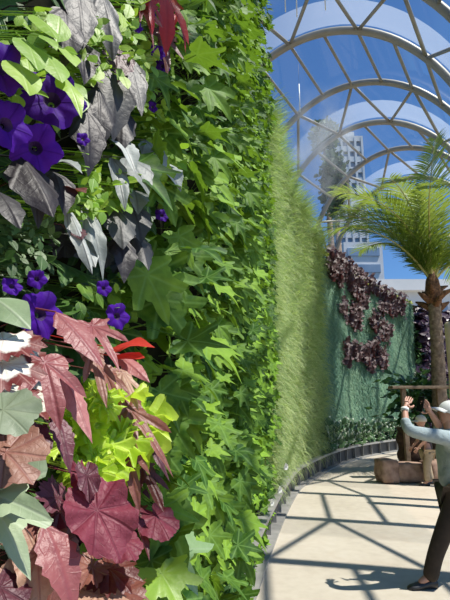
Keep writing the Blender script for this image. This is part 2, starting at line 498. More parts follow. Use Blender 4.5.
def px_plant(name, label, cat, group, cx, cy, rx, ry, n, typ, mat, size, hero=(), seed=0, off=(-.12, .0), W=1., ang=(-60, 50), flowers=(), fr=None, droop=.3, ruffle=.04, cup=.1, quilt=0., rk=7, hm=None):
    rng = np.random.default_rng(seed)
    c, s = hit(cx, cy, WB + .06)
    root = empty(name, c, 0, label, cat, group)
    inv = -np.asarray(c)
    if n:
        mb = MB()
        for _ in range(n):
            a = rng.uniform(0, 6.28); q = math.sqrt(rng.uniform())
            bx, by = cx + rx * q * math.cos(a), cy + ry * q * math.sin(a)
            l = rng.uniform(*size); g = math.radians(rng.normal(*ang))
            hero_leaf(mb, typ, bx, by, bx + l * math.cos(g), by - l * math.sin(g), W, rng.uniform(*off), rng.uniform(-.01, .07) * l / 30, None,
                      (rng.uniform(.2, .8), rng.uniform(.2, .8), rng.uniform(0, .5)), rng, True, droop=droop, ruffle=ruffle, cup=cup, quilt=quilt, rk=rk)
        for i in range(len(mb.v)): mb.v[i] = mb.v[i] + inv
        mb.build('foliage', M[mat], root)
    for h in hero:
        h = dict(h); mm = h.pop('m', hm or mat); p = h.pop('p')
        mb = MB()
        kw = dict(typ='broad' if typ == 'heuchera' and mat == 'silver' else typ, W=W, off=.03, fold=rng.uniform(-.35, .1), droop=.4, ruffle=.07, cup=.15, quilt=.05); kw.update(h); ty_ = kw.pop('typ')
        hero_leaf(mb, ty_, *p, rng=rng, **kw)
        if not mb.v: continue
        for i in range(len(mb.v)): mb.v[i] = mb.v[i] + inv
        mb.build('leaf', M[mm], root)
    for fx, fy, frr in flowers:
        flower(root, fx, fy, frr, rng, c)
    return root


def flower(root, fx, fy, rp, rng, origin):
    P, s = hit(fx, fy, .05); n, tg = frame(s)
    L = rp / FOC * np.linalg.norm(P - CAM)
    face = nrm(.62 * nrm(CAM - P) + .35 * n + .28 * UP + rng.normal(0, .12, 3))
    u = nrm(np.cross(UP, face)); v = np.cross(face, u)
    N = 50; th = np.linspace(0, 2 * PI, N, endpoint=False) + rng.uniform(0, 6)
    rings = [(.10, -.42), (.16, -.28), (.28, -.12), (.52, -.02), (.8, .02), (1, -.04)]

    def make(rs, ruff):
        V = []; lf = []; F = []
        for q, z in rs:
            rr = q * (1 + (.10 * np.cos(5 * th)) * q + .03 * np.cos(15 * th) * q * q)
            zz = z + ruff * q ** 2 * (.10 * np.cos(5 * th + 1) + .07 * np.sin(8 * th))
            V.append(P - origin + L * (rr[:, None] * (np.cos(th)[:, None] * u + np.sin(th)[:, None] * v) + zz[:, None] * face))
            lf.append(np.stack([np.cos(th) * q, np.sin(th) * q], -1))
        for i in range(len(rs) - 1):
            for j in range(N):
                k = (j + 1) % N; F.append((i * N + j, i * N + k, (i + 1) * N + k, (i + 1) * N + j))
        return np.concatenate(V), F, np.concatenate(lf)
    mb = MB(); V, F, lf = make(rings[2:], 1.); mb.add(V, F, (rng.uniform(.2, .9), .5), lf)
    fl = mb.build('flower', M['violet'], root)
    mb = MB(); V, F, lf = make(rings[:3], 0.); mb.add(V, F, (.5, .5), lf)
    b = P - origin - L * .42 * face
    mb.tube(np.array([b, b - face * L * .3 - UP * L * .2, b - face * L * .6 - UP * L * .6]), L * .05, 5)
    mb.build('throat', M['violet_throat'], fl)


def H(*p, **k):
    k['p'] = p; return k


G_PET = None
px_plant('petunia', 'petunia with four big violet flowers and bright lime leaves at top left', 'petunia', None, 42, 55, 48, 54, 95, 'oval', 'petunia_leaf', (13, 26), seed=1,
         off=(-.10, .05), ang=(-40, 80), droop=.3, flowers=[(1, 66, 23), (52, 98, 27), (8, 124, 22), (36, 148, 22)],
         hero=[H(34, 15, 60, 28, W=.8, off=.06), H(24, 40, 42, 60, W=1, off=.06), H(16, 62, 34, 84, W=1.1, off=.06), H(60, 72, 88, 98, W=.6, off=.07), H(44, 52, 66, 72, off=.05)])
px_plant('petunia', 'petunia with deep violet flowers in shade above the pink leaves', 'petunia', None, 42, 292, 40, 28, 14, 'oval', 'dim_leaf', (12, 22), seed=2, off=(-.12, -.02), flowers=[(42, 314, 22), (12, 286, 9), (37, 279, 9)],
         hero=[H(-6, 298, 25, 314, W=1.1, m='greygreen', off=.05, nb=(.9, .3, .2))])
px_plant('petunia', 'small petunia with two violet flowers above the bright red leaf tips', 'petunia', None, 98, 300, 24, 26, 26, 'oval', 'lobed', (9, 18), seed=3, off=(-.1, .02), flowers=[(104, 288, 8), (118, 316, 13)])
dk = dict(typ='heuchera', mat='silver', size=(20, 32), off=(-.18, -.08), W=.85, quilt=.06)
px_plant('heuchera', 'dark purple heuchera leaves hanging at the very top of the wall', 'heuchera', None, cx=88, cy=10, rx=35, ry=24, n=3, seed=4, hero=[H(76, -14, 90, 36, W=.62), H(100, -10, 124, 40, W=.55), H(64, 8, 74, 48, W=.8), H(78, 40, 90, 72, W=.8, tint=(.05, .5))], **dk)
px_plant('heuchera', 'near black heuchera with one large folded leaf beside small lime leaves', 'heuchera', None, cx=112, cy=95, rx=22, ry=40, n=3, seed=5,
         hero=[H(112, 62, 122, 126, W=.72, tint=(.5, .5)), H(126, 55, 148, 104, W=.5, tint=(.9, .5)), H(98, 88, 106, 140, W=.6, tint=(.2, .5)), H(86, 110, 96, 162, W=.7, tint=(.1, .5)), H(120, 105, 128, 140, W=.8, tint=(.3, .5)), H(118, 48, 120, 74, m='plum', W=.9)], **dk)
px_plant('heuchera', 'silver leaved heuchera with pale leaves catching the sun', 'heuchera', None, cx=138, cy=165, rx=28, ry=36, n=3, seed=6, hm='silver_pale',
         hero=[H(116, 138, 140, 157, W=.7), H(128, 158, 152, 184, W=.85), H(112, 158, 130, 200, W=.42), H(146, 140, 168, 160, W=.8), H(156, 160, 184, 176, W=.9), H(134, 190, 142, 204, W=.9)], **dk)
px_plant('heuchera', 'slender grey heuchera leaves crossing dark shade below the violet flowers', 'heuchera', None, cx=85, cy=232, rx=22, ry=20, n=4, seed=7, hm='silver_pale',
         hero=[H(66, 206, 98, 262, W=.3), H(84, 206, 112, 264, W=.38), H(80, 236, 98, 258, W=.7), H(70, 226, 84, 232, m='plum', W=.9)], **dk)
px_plant('heuchera', 'silver and charcoal heuchera leaves beside the lobed green leaves', 'heuchera', None, cx=128, cy=230, rx=20, ry=28, n=3, seed=8,
         hero=[H(118, 210, 128, 238, W=1., tint=(.95, .5)), H(132, 205, 146, 232, W=.9, tint=(.9, .5)), H(136, 232, 152, 262, W=.7, tint=(.7, .5)), H(120, 236, 130, 270, W=.8, tint=(.2, .5))], **dk)
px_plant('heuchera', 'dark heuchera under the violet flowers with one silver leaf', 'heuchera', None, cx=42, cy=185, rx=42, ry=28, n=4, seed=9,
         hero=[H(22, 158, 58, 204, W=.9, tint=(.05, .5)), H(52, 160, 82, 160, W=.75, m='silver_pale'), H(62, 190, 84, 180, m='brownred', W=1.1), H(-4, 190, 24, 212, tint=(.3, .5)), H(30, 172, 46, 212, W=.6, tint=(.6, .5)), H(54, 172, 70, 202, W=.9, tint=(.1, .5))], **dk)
for i, (lab, cx_, cy_, rx_, ry_, n_, fl, mt) in enumerate([
        ('patch of tiny lime leaves between the black heuchera leaves', 98, 50, 16, 34, 70, [], 'small_leaf'),
        ('tiny lime leaved trailing plant with small violet flowers near the red leaves', 136, 48, 22, 60, 150, [(150, 14, 6), (158, 52, 7), (163, 66, 7), (137, 27, 5)], 'small_leaf'),
        ('small lime leaved sprays around the silver heuchera', 164, 150, 18, 48, 70, [(153, 107, 5), (162, 215, 7)], 'small_leaf'),
        ('upright lime sprig under the violet flowers with one tiny bloom', 88, 175, 12, 28, 30, [(83, 139, 6)], 'small_leaf'),
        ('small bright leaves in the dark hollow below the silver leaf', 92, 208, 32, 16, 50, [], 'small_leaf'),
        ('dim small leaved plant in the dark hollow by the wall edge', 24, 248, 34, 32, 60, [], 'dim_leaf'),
        ('small lime leaves beneath the grey heuchera leaves', 120, 190, 14, 22, 30, [], 'small_leaf')]):
    px_plant('trailing_plant', lab, 'plant', None, cx_, cy_, rx_, ry_, int(n_ * 2.2), 'small', mt, (6, 14), seed=20 + i, off=(-.08, .07), ang=(-30, 90), flowers=fl, droop=.2, ruffle=.02)
px_plant('heuchera', 'scarlet heuchera leaf and brown leaf high among green foliage', 'heuchera', None, 158, 18, 18, 20, 3, 'maple', 'brownred', (20, 30), seed=30, quilt=.06,
         hero=[H(164, -8, 176, 34, m='red', W=.75, off=.08), H(150, -2, 158, 22, m='red', W=.5, off=.06), H(160, 30, 174, 60, W=.7), H(140, 8, 160, 36, W=.35, m='pink'), H(176, 15, 192, 34, m='red', W=.4, off=.04)])
px_plant('coleus', 'coleus with broad dusky pink leaf and bright red leaf tips', 'coleus', None, 80, 365, 30, 30, 5, 'maple', 'plum', (24, 40), seed=31, hm='pink', off=(-.18, -.1),
         hero=[H(44, 362, 64, 416, W=1.0, off=.1, nb=(.8, .4, .3), ruffle=.1), H(56, 312, 106, 356, typ='long', W=1.0, off=.08), H(62, 372, 97, 434, typ='long', W=.7, off=.09), H(92, 326, 122, 360, W=.7, off=.07), H(112, 348, 147, 334, typ='oval', W=.8, m='red', off=.1),
               H(112, 356, 140, 346, typ='oval', W=.7, m='red', off=.1), H(112, 352, 150, 370, typ='long', W=.9, off=.09), H(92, 352, 110, 398, W=.55, m='tan', off=.06), H(104, 372, 124, 408, W=.6, m='brownred', off=.03)])
px_plant('caladium', 'white and dark red variegated leaves at the wall edge', 'caladium', None, 5, 370, 26, 42, 6, 'frill', 'variegated', (30, 44), seed=32, off=(-.1, 0), quilt=.06,
         hero=[H(-8, 336, 28, 348, W=1., off=.06), H(-10, 358, 30, 376, W=.9, off=.07), H(-8, 382, 26, 400, W=.9, off=.05)])
px_plant('heuchera', 'pale grey leaf above a tan pink leaf at the wall edge', 'heuchera', None, 8, 440, 24, 36, 3, 'heuchera', 'plum', (24, 34), seed=33, off=(-.16, -.1), hm='paleleaf',
         hero=[H(-10, 402, 30, 428, W=1.0, off=.12, nb=(.8, .5, .2)), H(-8, 440, 36, 480, W=1., m='tan', off=.1, nb=(.8, .4, .2)), H(20, 425, 40, 462, W=.8, m='plum', off=.04), H(-8, 430, 16, 444, m='tan', W=.7, off=.08)])
px_plant('lettuce', 'frilly lime green lettuce between the pink and magenta leaves', 'lettuce', None, 98, 432, 30, 46, 90, 'frill', 'lettuce', (20, 40), seed=34, off=(-.12, .07), W=1., ang=(-30, 70), ruffle=.24, rk=11, droop=.35, cup=.2, quilt=.05)
px_plant('ragged_leaf_plant', 'grey green deeply cut leaf at the bottom edge of the wall', 'plant', None, 12, 520, 18, 20, 2, 'lobed', 'greygreen', (30, 40), seed=35, off=(-.1, -.02),
         hero=[H(-8, 495, 42, 508, W=.9, off=.12, nb=(.9, .3, .2)), H(-6, 505, 30, 562, W=.8, off=.12, nb=(.9, .3, .2))])
px_plant('heuchera', 'heuchera with a large wrinkled magenta leaf and frilly plum leaf', 'heuchera', None, 85, 515, 28, 28, 4, 'heuchera', 'plum', (24, 36), seed=36, off=(-.18, -.1), hm='magenta',
         hero=[H(84, 488, 126, 562, W=.78, off=.13, nb=(.8, .5, .3), quilt=.08, ruffle=.1), H(78, 462, 88, 506, W=.4, m='magenta', off=.1), H(66, 500, 40, 494, m='plum', typ='frill', W=1., off=.1), H(66, 506, 46, 522, m='plum', W=1., off=.09), H(84, 464, 92, 500, m='plum', W=.5, off=.12), H(112, 530, 138, 558, W=.8, off=.11),
               H(54, 412, 76, 460, typ='long', m='plum', W=.9, off=.06)])
px_plant('heuchera', 'heuchera with long brown pink leaves at the bottom of the wall', 'heuchera', None, 45, 560, 34, 34, 7, 'heuchera', 'brownred', (30, 44), seed=37, off=(-.14, -.04), hm='tan',
         hero=[H(44, 525, 84, 606, typ='long', W=1.2, m='pink', off=.1), H(34, 530, 44, 612, W=.6, off=.08), H(20, 560, 8, 620, W=.7, off=.07), H(60, 560, 50, 612, W=.7, m='brownred', off=.05), H(30, 508, 40, 545, m='brownred', W=.9, off=.05), H(-6, 575, 14, 615, m='plum', W=1, off=.05)])
px_plant('heuchera', 'brown crinkled heuchera at the bottom beneath the magenta leaf', 'heuchera', None, 108, 580, 24, 18, 6, 'frill', 'brownred', (18, 26), seed=38, off=(-.1, 0), ruffle=.12, quilt=.1,
         hero=[H(100, 562, 130, 584, W=.9, off=.08, quilt=.14), H(96, 560, 84, 582, W=.9, off=.08, quilt=.14), H(90, 586, 116, 610, W=.9, off=.08, m='tan'), H(112, 584, 134, 606, off=.06)])
px_plant('heuchera', 'heuchera with dark mauve and wine red leaves beside the lobed green leaves', 'heuchera', None, 146, 470, 22, 56, 10, 'maple', 'plum', (22, 34), seed=39, off=(-.14, -.04), hm='brownred', quilt=.08,
         hero=[H(128, 408, 176, 464, W=.5, off=.07, m='brownred'), H(138, 424, 172, 470, W=.6, off=.05, m='plum'), H(118, 440, 146, 500, W=.6, off=.05), H(142, 466, 166, 502, W=.7, off=.05), H(148, 506, 172, 538, typ='heuchera', W=.9, m='magenta', off=.08), H(134, 512, 152, 548, W=.7, off=.05), H(122, 372, 140, 402, W=.6, off=.05, m='tan'), H(144, 396, 160, 428, W=.5, off=.03)])
px_plant('lobed_leaf_plant', 'grey green lobed leaf above a lime lobed leaf, low by the wine red leaves', 'plant', None, 180, 570, 14, 16, 0, 'lobed', 'lobed_pale', (30, 40), seed=40,
         hero=[H(168, 548, 196, 582, W=1.1, off=.08, nb=(.9, .4, .2)), H(162, 574, 186, 612, W=1., m='petunia_leaf', off=.12), H(150, 590, 170, 615, W=1., off=.05, m='lobed')])


# ------------------------------------------------------------------ leafy plants that fill the near wall
def wall_plant(name, nl, typ, mat, size, rad, seed, out=(.10, .34), W=1., **kw):
    """a clump in its own frame: x outward from the wall, y along it, z up"""
    rng = np.random.default_rng(seed); root = empty(name); mb = MB()
    for _ in range(nl):
        y = rng.normal(0, rad * .55); z = rng.normal(0, rad * .55); o = rng.uniform(*out)
        P = np.array([o, y, z])
        d = np.array([rng.uniform(.35, 1.), rng.normal(-.05, .55), rng.uniform(-1.2, .05)])
        n = np.array([rng.uniform(.1, .9), rng.normal(-.6, .5), rng.uniform(.1, 1.2)])
        L = rng.uniform(*size)
        leaf(mb, typ, P, d, n, L, W, None, rng, stem=np.array([.02, y * .4, z * .5 - .05]), **kw)
    mb.build('foliage', M[mat], root)
    return root


def scatter(protos, spots, label, cat, group, zrot=True):
    used = set()
    for i, (s, z, sc, *lab) in enumerate(spots):
        k = RNG.integers(len(protos)); p = protos[k]
        o = p if k not in used else copy_tree(p); used.add(k)
        n, tg = frame(s)
        o.location = pt(s, WB + .02, z); o.rotation_euler = (0, 0, math.atan2(n[1], n[0])); o.scale = (sc, sc, sc)
        tag(o, lab[0] if lab else label, cat, None if lab else group)
    for k, p in enumerate(protos):
        if k not in used:
            for ch in list(p.children): bpy.data.objects.remove(ch)
            bpy.data.objects.remove(p)


def grid_spots(s0, s1, z0, z1, ds, dz, sc, jit=.35, keep=None):
    out = []; r = 0; z = z0
    while z < (z1 if not callable(z1) else 99):
        s = s0 + (ds / 2 if r % 2 else 0)
        while s < s1:
            a, b = s + RNG.uniform(-jit, jit) * ds, z + RNG.uniform(-jit, jit) * dz
            if (not callable(z1) or b < z1(a)) and (keep is None or keep(a, b)): out.append((a, b, RNG.uniform(*sc)))
            s += ds
        z += dz
        if callable(z1) and z > 12: break
    return out


def in_view(s, z, m=60):
    P = pt(s, 0, z) - CAM
    c, sn = math.cos(PITCH), math.sin(PITCH)
    d = P[1] * c + P[2] * sn; v = -P[1] * sn + P[2] * c
    if d < .1: return False
    x, y = 225 + FOC * P[0] / d, 300 - FOC * v / d
    return -m < x < 450 + m and -m < y < 600 + m


lob = [wall_plant('lobed_leaf_plant', 12, 'lobed', 'lobed', (.10, .19), .28, 100 + i, out=(.06, .40), cup=.15, droop=.45, ruffle=.09, quilt=.05, qs=.84) for i in range(7)]
sp = [(a, b, c * (.7 if b < .9 and a > s_of_y(3) else 1)) for a, b, c in grid_spots(s_of_y(1.55), s_of_y(4.3), .1, 6.6, .36, .36, (.8, 1.1), keep=in_view)]
scatter(lob, sp, 'bright green plant with big lobed leaves massed on the tall wall', 'plant', 'lobed leaf plants on the tall wall')
ivy = [wall_plant('ivy', 28, 'ivy', 'ivy', (.065, .13), .31, 120 + i, out=(.04, .28), cup=.1, droop=.3, ruffle=.05) for i in range(7)]
sp = [(a, b, c * (.72 if b < 1.1 else 1)) for a, b, c in grid_spots(s_of_y(4.1), S_GRASS - .1, .2, 9.0, .38, .40, (.85, 1.1), keep=in_view)]
scatter(ivy, sp, 'dense small leaved green ivy on the tall wall beside the hanging grass', 'ivy', 'ivy plants on the tall wall')
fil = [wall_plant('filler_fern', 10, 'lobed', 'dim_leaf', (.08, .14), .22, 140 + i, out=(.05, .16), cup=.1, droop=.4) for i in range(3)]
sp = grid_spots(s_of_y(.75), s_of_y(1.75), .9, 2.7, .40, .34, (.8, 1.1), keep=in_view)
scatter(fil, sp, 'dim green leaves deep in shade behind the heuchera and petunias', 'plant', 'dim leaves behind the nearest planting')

# ------------------------------------------------------------------ hanging grass
mb = MB(); rng = np.random.default_rng(5)
NB = 16000
for i in range(NB):
    top = i < 2200
    s = rng.uniform(S_GRASS - .15, S_MOSS + .1) if not top else rng.uniform(S_GRASS, S_MOSS)
    zt = wall_top(max(s, S_GRASS + .01)); z = zt - rng.uniform(0, .3) if top else rng.uniform(.35, zt)
    n, tg = frame(s); L = rng.uniform(.3, .62)
    clump = .5 + .5 * math.sin(s * 5.1 + math.sin(z * 2.3) * 2) * math.sin(z * 3.7 + s * 1.7)
    d0 = nrm(n * rng.uniform(.4, 1.) + UP * (rng.uniform(.4, 1.3) if top else rng.uniform(-.1, .9)) + tg * rng.normal(-.25, .4))
    d1 = nrm(n * .25 - UP * rng.uniform(.5, 1.2) + tg * rng.normal(-.2, .25)) if not top else nrm(d0 + n * .5 - UP * rng.uniform(.2, .9))
    P = pt(s, WB + .02 + .10 * clump, z)
    u = np.linspace(0, 1, 5)[:, None]
    c = P + L * (d0 * u * (1 - .5 * u) + d1 * .5 * u * u)
    side = nrm(np.cross(d0, nrm(CAM - P) + 1.1 * SUN + rng.normal(0, .35, 3))); wd = rng.uniform(.005, .010) * (1 - .85 * u)
    V = np.concatenate([c - side * wd, c + side * wd])
    mb.add(V, [(j, j + 1, j + 6, j + 5) for j in range(4)], (np.clip(rng.normal(.2 + .4 * clump - .03 * (z - 3) + .05 * (s - S_GRASS) / 2, .33), 0, 1), .5))
tag(mb.build('hanging_grass', M['grass']), 'tall band of feathery yellow green grass hanging down the wall', 'grass', None, 'stuff')
# thatch the grass grows from
mb = MB(); mb.add(*ribbon(S_GRASS, S_MOSS, WB + .002, WB + .05, .36, lambda s: wall_top(s) - .05, 60), tint=(.5, .5))
tag(mb.build('grass_thatch', M['grass']), 'green matted base of the feathery grass on the wall', 'grass', None, 'stuff')

# ------------------------------------------------------------------ blue green moss
mb = MB(); V = []; F = []
ns, nz = 110, 70
for i, s in enumerate(np.linspace(S_MOSS, S_END, ns)):
    for j in range(nz):
        u = j / (nz - 1); z = .9 + u * (wall_top(s) - .95)
        b = .08 + .05 * math.sin(s * 2.1 + .6 * math.sin(z * 1.3)) + .03 * math.sin(z * 2.7 + s * 1.9) + rng.normal(0, .006)
        V.append(pt(s, WB + b, z))
for i in range(ns - 1):
    for j in range(nz - 1): F.append((i * nz + j, (i + 1) * nz + j, (i + 1) * nz + j + 1, i * nz + j + 1))
mb.add(np.array(V), F, (.35, .5))
for i in range(26000):
    s = rng.uniform(S_MOSS, S_END); z = rng.uniform(.75, wall_top(s) + .02); n, tg = frame(s)
    b = .08 + .05 * math.sin(s * 2.1 + .6 * math.sin(z * 1.3)) + .03 * math.sin(z * 2.7 + s * 1.9)
    P = pt(s, WB + b - .01, z); L = rng.uniform(.12, .24)
    d0 = nrm(n * rng.uniform(.3, .8) + UP * rng.uniform(-.7, .3) + tg * rng.normal(0, .3)); d1 = -UP
    u = np.linspace(0, 1, 3)[:, None]
    c = P + L * (d0 * u * (1 - .5 * u) + d1 * .5 * u * u); side = nrm(np.cross(d0, nrm(CAM - P) + SUN + rng.normal(0, .3, 3))); wd = rng.uniform(.007, .013) * (1 - .8 * u)
    st = .5 + .5 * math.sin(s * 3.3 + .9 * math.sin(z * .9 + s))
    mb.add(np.concatenate([c - side * wd, c + side * wd]), [(0, 1, 4, 3), (1, 2, 5, 4)], (np.clip(rng.normal(.15 + .45 * st, .2), 0, 1), .5))
tag(mb.build('moss_panel', M['moss']), 'soft blue green moss covering the far curved wall', 'moss', None, 'stuff')


# purple plants in patches on the moss
def inside(p, poly):
    x, y = p; c = False; j = len(poly) - 1
    for i in range(len(poly)):
        xi, yi = poly[i]; xj, yj = poly[j]
        if (yi > y) != (yj > y) and x < (xj - xi) * (y - yi) / (yj - yi) + xi: c = not c
        j = i
    return c


K = lambda L: [(300 + a / 3.75, 240 + b / 3.75) for a, b in L]
polys = [K([(100, 20), (150, 60), (210, 110), (280, 160), (390, 215), (390, 290), (340, 280), (300, 260), (290, 200), (240, 190), (235, 230), (200, 220), (165, 130), (150, 160), (125, 160), (100, 110)]),
         K([(145, 230), (170, 230), (165, 285), (148, 285)]), K([(195, 240), (235, 240), (225, 320), (200, 325), (160, 300), (185, 280)]),
         K([(255, 265), (290, 270), (335, 310), (330, 372), (300, 372), (262, 320)]),
         K([(160, 380), (230, 385), (250, 410), (260, 370), (325, 400), (310, 480), (250, 470), (210, 440), (170, 450)])]
pur = [wall_plant('purple_heuchera', 22, 'tiny', 'purple', (.05, .095), .19, 160 + i, out=(.10, .22), cup=.1, droop=.3, ruffle=.08) for i in range(5)]
spots = []
for pl in polys:
    xs, ys = [p[0] for p in pl], [p[1] for p in pl]
    y = min(ys)
    while y < max(ys):
        x = min(xs)
        while x < max(xs):
            q = (x + RNG.uniform(-1.6, 1.6), y + RNG.uniform(-2, 2))
            if inside(q, pl):
                P, s = hit(q[0], q[1], -.1)
                if P is not None and s < S_END: spots.append((s, P[2], RNG.uniform(.85, 1.25)))
            x += 3.7
        y += 5.2
print('PURPLE', len(spots)); scatter(pur, spots, 'small dark purple heuchera in the patches on the blue green moss', 'heuchera', 'purple heucheras on the moss wall')

# yellow green edging on top of the moss wall
mb = MB()
for i in range(1300):
    s = rng.uniform(S_MOSS - .1, S_END); n, tg = frame(s)
    leaf(mb, 'small', pt(s, WB + rng.uniform(-.12, .16), wall_top(s) - .03 + rng.uniform(-.05, .05)), n * rng.uniform(-.3, 1) + UP * rng.uniform(.1, 1) + tg * rng.normal(0, .6), n + UP, rng.uniform(.08, .15), 1., None, rng)
tag(mb.build('edging_foliage', M['edging']), 'thin yellow green trailing edging along the top of the moss wall', 'plant', None, 'stuff')


# row of white striped plants at the foot
def striped(seed):
    r = np.random.default_rng(seed); root = empty('striped_leaf_plant'); mb = MB()
    for _ in range(20):
        d = np.array([r.uniform(.0, 1), r.normal(0, .6), r.uniform(.1, 1.1)])
        leaf(mb, 'small', (r.uniform(.08, .24), r.normal(0, .12), r.uniform(-.05, .55)), d, np.array([1, -.4, .7]), r.uniform(.14, .26), .8, None, r, droop=.5)
    mb.build('foliage', M['stripe'], root); return root


st = [striped(200 + i) for i in range(4)]
sp = [(s + RNG.uniform(-.06, .06), .38 + RNG.uniform(-.03, .08), RNG.uniform(.85, 1.15)) for s in np.arange(s_of_y(12.3), S_END + .2, .2)]
scatter(st, sp, 'white and green striped leaf plant in the row at the foot of the moss wall', 'plant', 'striped plants at the foot of the moss wall')
# dark speckled plants on the last stretch of wall
spk = [wall_plant('speckled_plant', 18, 'tiny', 'speckle', (.10, .17), .2, 220 + i, out=(.08, .36), cup=.1, droop=.3, ruffle=.08) for i in range(4)]
sp = grid_spots(S_END + .35, s_of_y(20.3), .5, lambda s: wall_top(s) - .05, .36, .36, (.9, 1.3), keep=lambda s, z: in_view(s, z, 12))
scatter(spk, sp, 'dark purple plant with pale leaf edges on the wall behind the palm', 'plant', 'speckled dark plants behind the palm')
mb = MB()
for i in range(500):
    s = S_END + rng.uniform(-.05, .4); n, tg = frame(s)
    leaf(mb, 'small', pt(s, WB + rng.uniform(.05, .25), rng.uniform(.8, 4.2)), n * .6 + UP * rng.uniform(-.8, .5) + tg * rng.normal(0, .5), n + UP * .6, rng.uniform(.1, .2), .7, None, rng)
tag(mb.build('trailing_strip_foliage', M['dim_leaf']), 'narrow olive green leafy strip where the moss wall ends', 'plant', None, 'stuff')

# white flowers by the grass foot
for i, (fx, fy, rp, lab) in enumerate([(285, 467, 3.6, 'white arum bloom, uppermost of three at the ivy edge'), (279, 490, 3.6, 'white arum bloom, middle one of three at the ivy edge'), (271, 503, 3.4, 'white arum bloom, lowest of three at the ivy edge')]):
    P, s = hit(fx, fy, .12); n, tg = frame(s); root = empty('arum_flower', P, 0, lab, 'flower', 'white blooms at the ivy edge')
    L = rp / FOC * np.linalg.norm(P - CAM) * 1.4; mb = MB()
    for a in range(2): leaf(mb, 'heuchera', (0, 0, 0), UP * .8 + tg * (-.5 + a) + n * .4, n - tg * .6 + UP * .2, L * .8, .8, (.5, .5), rng, cup=.5, droop=.3)
    mb.build('petal', M['white_petal'], root)
    mb = MB(); mb.tube(np.array([[0, 0, 0], -n * .12 - UP * .1, -n * .3 - UP * .14]), .006, 5); mb.build('stem', M['stem'], root)

# ------------------------------------------------------------------ glass vault on steel arches
RA, RB, RZ = 3.486, 5.005, 5.639
ribs = [(1.28, .35, .06), (1.36, 2.45, .085), (1.5, 4.55, .11), (1.70, 6.63, .15), (1.989, 8.724, .195), (2.45, 10.5, .30), (3.70, 12.53, .40), (4.62, 14.6, .47), (6.05, 16.33, .60), (7.32, 18.70, .64)]
vault = tag(empty('ceiling', (0, 0, 0)), 'arched glass roof on pale steel ribs with zigzag bracing over the walkway', 'glass roof', None, 'structure')


def rp(k, t, sc=1.):
    x, y, ph = ribs[k]; h = -RA * sc * math.cos(t)
    return np.array([x + h * math.cos(ph), y - h * math.sin(ph), RZ + RB * sc * math.sin(t)])


NODES = [PI * (i + .5) / 13 for i in range(13)]
for k in range(len(ribs)):
    P = [rp(k, t) for t in np.linspace(0, PI, 49)]
    P = [P[0] * np.array([1, 1, 0]) + UP * z for z in (0, 2, 4)] + P + [P[-1] * np.array([1, 1, 0]) + UP * z for z in (4, 2, 0)]
    mb = MB(); mb.tube(np.array(P), .095, 10); mb.build('rib', M['metal'], vault)
for k in range(len(ribs) - 1):
    if k % 2 == 1:
        for t in NODES:
            mb = MB(); mb.tube(np.array([rp(k, t, .995), rp(k + 1, t, .995)]), .042, 8); mb.build('purlin', M['metal'], vault)
    else:
        for i in range(0, 12, 2):
            for a, b in ((i, i + 1), (i + 1, i + 2)):
                ta, tb = NODES[a], NODES[b]
                if a % 2 == 0: A, B = rp(k, ta), rp(k + 1, tb)
                else: A, B = rp(k + 1, ta), rp(k, tb)
                mb = MB(); mb.tube(np.array([A, B]), .045, 8); mb.build('brace', M['metal'], vault)
    for nm, mat, v0, v1 in (('glass_panel', 'glass', 0., 1.),) if k % 2 else (('glass_panel', 'glass', 0., .55), ('frosted_panel', 'frost', .55, 1.)):
        V = []; F = []; nn = 40
        for t in np.linspace(0, PI, nn):
            for v in (v0, v1):
                V.append(rp(k, t, 1.035) * (1 - v) + rp(k + 1, t, 1.035) * v)
        for i in range(nn - 1): F.append((2 * i, 2 * i + 1, 2 * i + 3, 2 * i + 2))
        mb = MB(); mb.add(np.array(V), F); mb.build(nm, M[mat], vault)
for x, y0, y1, Y, lab in [(285.5, -30, 12, 9.3, 'thin white rod drawn for sunlit falling water, nearest the ivy edge'), (297, -30, 17, 9.3, 'thin white rod drawn for sunlit falling water, second from the ivy edge'),
                          (325.5, -30, 10, 9.3, 'thin white rod drawn for sunlit falling water, furthest from the ivy edge'), (300, 84, 112, 11.2, 'thin white rod drawn for sunlit falling water under the first whole arch')]:
    a, b = at(x, y1, Y), at(x, y0, Y); b = np.array([a[0], a[1], b[2]])
    root = empty('water_streak', a, 0, lab, 'streak', 'sunlit falling water rods')  # white rods added in place of falling water lit by the sun
    mb = MB(); mb.tube(np.array([[0, 0, 0], b - a]), .014, 6); mb.build('streak', M['rod'], root)
    mb = MB(); mb.tube(np.array([b - a, (0, 0, 10.3 - a[2])]), .003, 4); mb.build('hanging_wire', M['metal'], root)  # wire added to carry the rod

# ------------------------------------------------------------------ outside: tower, lower block, pale roof, trees
tw = empty('tower_block', (0, 0, 0), 0, 'tall white tower with blue window bands seen through the glass roof', 'building')
X0, X1, Y0 = at(336, 200, 120)[0], at(366, 200, 120)[0], 120.
ztop = at(350, 138, 120)[2]
mb = MB(); mb.box(((X0 + X1) / 2, Y0 + 6, ztop / 2), (X1 - X0 - .8, 12, ztop)); mb.build('wall', M['glassblue'], tw, False)
z = 4.
while z < ztop:
    mb = MB(); mb.box(((X0 + X1) / 2, Y0 + 6, z), (X1 - X0, 13, 1.55)); mb.build('balcony', M['tower'], tw, False); z += 3.05
for x in np.linspace(X0 + .3, X1 - .3, 5):
    mb = MB(); mb.box((x, Y0 - .35, ztop / 2), (.55, .5, ztop)); mb.build('pier', M['tower'], tw, False)
mb = MB(); mb.box(((X0 + X1) / 2, Y0 + 6, ztop + 1.5), (X1 - X0 - 3, 8, 3)); mb.build('roof_house', M['tower'], tw, False)
lb = empty('office_block', (0, 0, 0), 0, 'lower pale block with blue glazing behind the moss wall top', 'building')
A, B = at(345, 240, 70), at(384, 240, 70)
